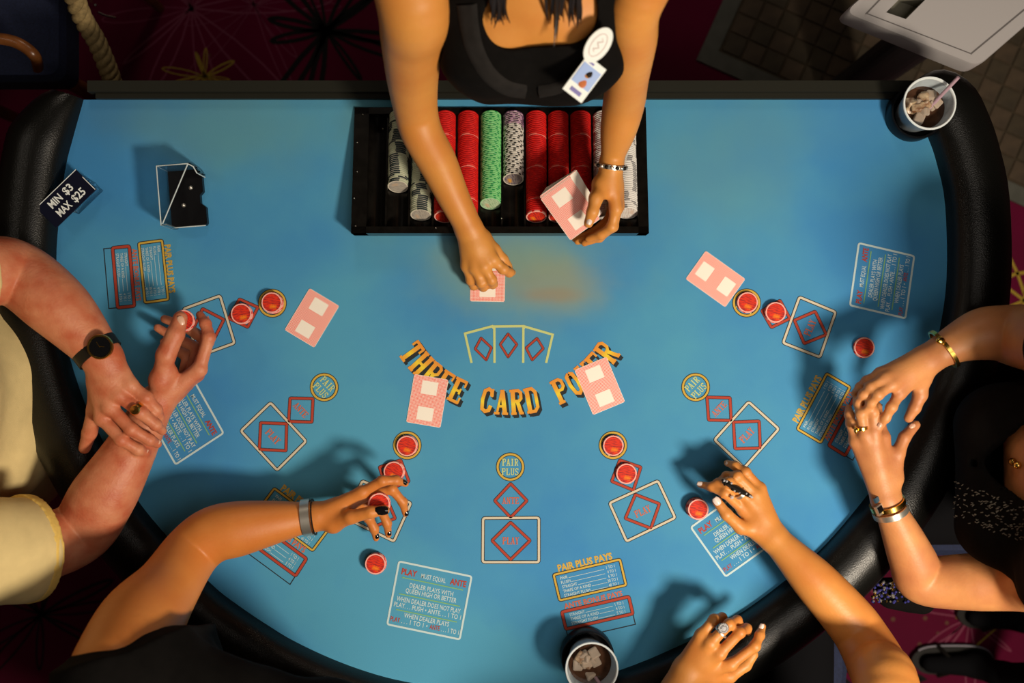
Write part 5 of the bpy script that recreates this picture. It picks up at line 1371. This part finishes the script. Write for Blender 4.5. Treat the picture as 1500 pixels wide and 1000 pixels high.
# ---- the dealer
fd = Vector((0, -1, 0))
de = thing('person', 'person dealing cards over the chip tray in black sleeveless top with name badge', 'person', (.03, .70, 0))
hips = Vector((.02, .70, .90)); waist = Vector((.025, .63, 1.03)); chest = Vector((.030, .520, 1.25))
SR = Vector((-.150, .535, 1.38)); SL = Vector((.205, .535, 1.38)); neck = Vector((.03, .555, 1.42)); hc = Vector((.03, .555, 1.585))
r_ = Vector((-1, 0, 0))
tr = {'prims': [
    (hips + r_ * .085, hips - r_ * .085, .125, .125, .05), (hips, waist, .12, .105, .05), (waist + r_ * .055, waist - r_ * .055, .10, .10, .06), (waist, chest, .105, .10, .05),
    (chest + r_ * .06, chest - r_ * .06, .098, .098, .05), (SL, SR, .045, .045, .04), (chest, neck, .085, .05, .05)], 'k': .03}
bst = {'prims': [(Vector((-.022, .460, 1.245)), Vector((-.026, .435, 1.222)), .070, .065, .012), (Vector((.088, .460, 1.245)), Vector((.092, .435, 1.222)), .070, .065, .008)], 'k': .02}
nk = {'prims': [(neck, hc - Vector((0, 0, .05)), .048, .046, .02)], 'k': .03}
armR = limb([(SR, .050), (J(606, 10, .41), .050), (J(604, 55, .34), .0455), (J(604, 110, .245), .040), (J(609, 160, .175), .0350), (J(618, 195, .15), .0335), (J(641, 238, .115), .0320), (J(664, 288, .085), .0270), (J(684, 328, .066), .0235)], .025, .006)
armL = limb([(SL, .046), (J(932, 5, .41), .0365), (J(927, 60, .34), .0345), (J(919, 115, .25), .0325), (J(914, 150, .19), .0330), (J(906, 190, .155), .029), (J(899, 222, .125), .0205), (J(896, 236, .118), .0190)], .022, .006)
hR = hand((689, 340, .062), .0225, [
    [(722, 380, .058), (737, 394, .050), (746, 399, .032), (751, 399, .018)],
    [(709, 390, .060), (720, 410, .050), (722, 416, .030), (722, 417, .014)],
    [(696, 392, .056), (705, 414, .046), (708, 420, .028), (709, 421, .014)],
    [(684, 389, .048), (690, 410, .038), (694, 418, .024), (696, 420, .013)]],
    [(706, 350, .050), (723, 366, .042), (736, 380, .030), (744, 390, .016)], .94)
hL = hand((895, 248, .116), .0195, [
    [(902, 306, .112), (896, 332, .104), (880, 344, .090), (862, 350, .080)],
    [(905, 302, .096), (898, 332, .086), (878, 348, .072), (856, 356, .062)],
    [(905, 298, .080), (897, 328, .068), (872, 346, .056), (846, 354, .050)],
    [(901, 294, .066), (892, 322, .054), (866, 342, .044), (842, 350, .042)]],
    [(882, 270, .118), (873, 290, .134), (868, 310, .136), (862, 327, .128)], .90)
hd, P_ = head_parts(hc, (0, -.8, -.55), .94)
grow('body', [tr, bst, nk] + hd + [armR] + hR + [armL] + hL, VB, M['skin_d'], de)
vest = infl([tr, bst], .010) + [{'prims': [(Vector((-.04, .436, 1.215)), Vector((.105, .436, 1.215)), .063, .063, .02), (Vector((-.03, .434, 1.16)), Vector((.09, .434, 1.16)), .072, .072, .03)], 'k': .03}]
sub = [{'prims': [(J(752, 26, h_), J(832, 20, h_), .042, .042, .01) for h_ in (.30, .34, .38, .42, .46)] + [(J(750, -20, h_), J(836, -20, h_), .045, .045, .01) for h_ in (.36, .42, .48)], 'k': 0, 'sub': True},
       {'prims': [(SR + Vector((-.035, -.02, .02)), J(608, 40, .34), .055, .056, .01)], 'k': 0, 'sub': True}, {'prims': [(SL + Vector((.035, -.02, .02)), J(938, 40, .34), .048, .050, .01)], 'k': 0, 'sub': True},
       {'prims': [(neck + Vector((0, 0, .03)), neck + Vector((0, 0, .15)), .056, .08, .01)], 'k': 0, 'sub': True}]
topd = grow('sleeveless_top', vest + sub, .004, M['blackcloth'], de, wrinkle(.0010, 34, 5))
grow('hair', hair_parts(P_, .12), .005, M['hair'], de); face_bits(de, P_)
g = G(); rh = random.Random(8)
for (x0, x1, n_, yb, ye) in ((722, 744, 12, -95, 42), (800, 824, 12, -95, 30), (835, 850, 7, -95, 45), (812, 818, 4, -95, 70)):
    for k in range(n_):
        t = rh.random(); xa = x0 + (x1 - x0) * t; L = rh.uniform(.55, 1.0)
        g.tube(catmull([Vector((.03 + (-.066 if xa < 780 else .066) + rh.uniform(-.01, .01), .50 + rh.uniform(-.01, .01), 1.60)), J(xa + rh.uniform(-8, 8), yb, .56), J(xa + rh.uniform(-4, 4), -25, .50), J(xa + rh.uniform(-4, 4), 0 + ye * .35 * L, .455), J(xa + rh.uniform(-6, 6), ye * L, .43)], 4), [.0032] * 8 + [.0028] * 4 + [.0024, .0020, .0014, .0008, .0004], 5)
g.build('hair_strands', M['hair'], de)
# charcoal lapels of the top
def drape(ob, pts, widths, off, name, m, par):
    """a strip of cloth lying on the surface of ob, along a line seen from above"""
    P = catmull([Vector((p[0], p[1], 0)) for p in pts], 6); g = G(); rows = []; o_ = Vector((0, 0, FELT + HC)); last = None
    for i, p in enumerate(P):
        t = (P[min(i + 1, len(P) - 1)] - P[max(i - 1, 0)]).normalized(); n_ = Vector((-t.y, t.x, 0)); w_ = widths[0] + (widths[1] - widths[0]) * i / (len(P) - 1); row = []
        for k in range(7):
            q = p + n_ * w_ * (k / 6 - .5); ok_, hit_, nn_, f_ = ob.ray_cast(o_ - worldloc(ob), (J(q.x, q.y, .1) - o_).normalized())
            v_ = (hit_ + worldloc(ob) + nn_ * off * (1 if 0 < k < 6 else .2)) if ok_ else last
            row.append(v_ if v_ is not None else J(q.x, q.y, .35)); last = row[-1]
        rows.append(row)
    vs = [v for r in rows for v in r]; fs = [(i * 7 + k, i * 7 + k + 1, (i + 1) * 7 + k + 1, (i + 1) * 7 + k) for i in range(len(rows) - 1) for k in range(6)]
    g.add(vs, fs); return g.build(name, m, par, ang=70)
drape(topd, [(684, 6), (688, 40), (697, 75), (716, 108), (742, 128), (770, 134)], (30, 20), .0035, 'lapel', M['vest'], de)
drape(topd, [(880, 60), (868, 88), (846, 112), (818, 128), (790, 134)], (14, 18), .0035, 'lapel', M['vest'], de)
g = G(); g.sphere(J(778, 131, .285), (.004, .004, .003), 10, 6); g.sphere(J(768, 148, .22), (.005, .003, .003), 10, 6); g.build('buttons', M['blackplastic'], de)
# name badge
bd = None
c1 = J(876, 66, .435); ang = math.atan2(50, 32)
nb = Vector((.15, -.45, 1)).normalized(); ex = Vector((math.cos(ang), math.sin(ang), 0)); ex = (ex - nb * ex.dot(nb)).normalized(); ey = nb.cross(ex); Rb = Matrix((ex, ey, nb)).transposed()
g = G(); pr_ = [(c1 + Rb @ Vector((.026 * math.cos(2 * PI * k / 28), .0155 * math.sin(2 * PI * k / 28), 0))) for k in range(28)]
n = 28; g.add([p - nb * .0012 for p in pr_] + [p + nb * .0012 for p in pr_], [tuple(range(n))[::-1], tuple(range(n, 2 * n))] + [(k, (k + 1) % n, n + (k + 1) % n, n + k) for k in range(n)])
bd = g.build('name_badge', M['white'], de, smooth=False)
g = G(); g.tube([c1 + Rb @ Vector((.017 * math.cos(2 * PI * k / 28), .009 * math.sin(2 * PI * k / 28), .0014)) for k in range(28)], .0005, 5, True); g.tube([c1 + Rb @ Vector((-.010 + .02 * k / 8, .003 * math.sin(k * 1.6), .0014)) for k in range(9)], .0006, 5); g.build('badge_emblem', mat('emblem_rose', (.55, .35, .33), .5), bd)
c2 = J(856, 116, .405)
g = G(); g.box(c2, (.056, .034, .0016), M=Rb); cd = g.build('id_card', M['white'], de, smooth=False)
g = G(); g.box(c2 + Rb @ Vector((.004, 0, .0012)), (.030, .030, .0008), M=Rb); ph_ = g.build('badge_photo', M['blue_photo'], cd, smooth=False)
g = G(); g.sphere(c2 + Rb @ Vector((.007, 0, .0018)), (.0045, .0045, .001), 12, 6, 0); g.sphere(c2 + Rb @ Vector((-.005, 0, .0018)), (.006, .008, .0008), 12, 6, 1); g.sphere(c2 + Rb @ Vector((.010, 0, .0016)), (.005, .0065, .0008), 12, 6, 2)
g.build('badge_portrait', [M['skin_d'], mat('portrait_orange', (.6, .18, .06), .5), M['hair']], cd)
g = G(); g.box(c2 + Rb @ Vector((-.020, 0, .0012)), (.006, .018, .0006), M=Rb); g.box(c2 + Rb @ Vector((.0225, .006, .0012)), (.003, .010, .0006), M=Rb); g.build('badge_print', mat('badge_purple', (.12, .10, .35), .5), cd, smooth=False)
bb = band(de, 'bracelet', J(895, 243, .117), (J(899, 222, .125) - J(895, 250, .116)).normalized(), .0232, .007, .002, M['silver'])
g = G(); ax_ = (J(899, 222, .125) - J(895, 250, .116)).normalized(); u = Vector((0, 0, 1)); u = (u - ax_ * u.dot(ax_)).normalized(); s_ = ax_.cross(u)
for k in range(18):
    a = 2 * PI * k / 18; g.sphere(J(895, 243, .117) + (u * math.cos(a) + s_ * math.sin(a)) * .0255, .0036, 8, 5, mi=k % 2)
g.build('bracelet_links', [M['silver'], M['strap']], bb)
nail(de, (863.5, 324), (-5, 17, -.1), .1385, M['nail_white'], .011, .009)
legs = []
for sg in (-1, 1):
    hp = Vector((.02 + .085 * sg, .72, .88)); legs.append({'prims': [(hp, Vector((.02 + .095 * sg, .72, .48)), .088, .058, .03), (Vector((.02 + .095 * sg, .72, .48)), Vector((.02 + .10 * sg, .76, .12)), .056, .042, .03)], 'k': .03})
grow('trousers', legs + [{'prims': [(hips + Vector((-.08, .0, .02)), hips + Vector((.08, .0, .02)), .135, .135, .03)], 'k': .03}], .008, M['darkpants'], de)
for sg in (-1, 1):
    an = Vector((.02 + .10 * sg, .75, 0))
    grow('shoe', [{'prims': [(an + Vector((0, .05, .045)), an + Vector((0, -.13, .036)), .042, .034, .01), (an + Vector((0, 0, .05)), an + Vector((0, .01, .12)), .042, .045, .02)], 'k': .01, 'cut': [((0, 0, .002), (0, 0, -1))]}], .006, M['strap'], de)
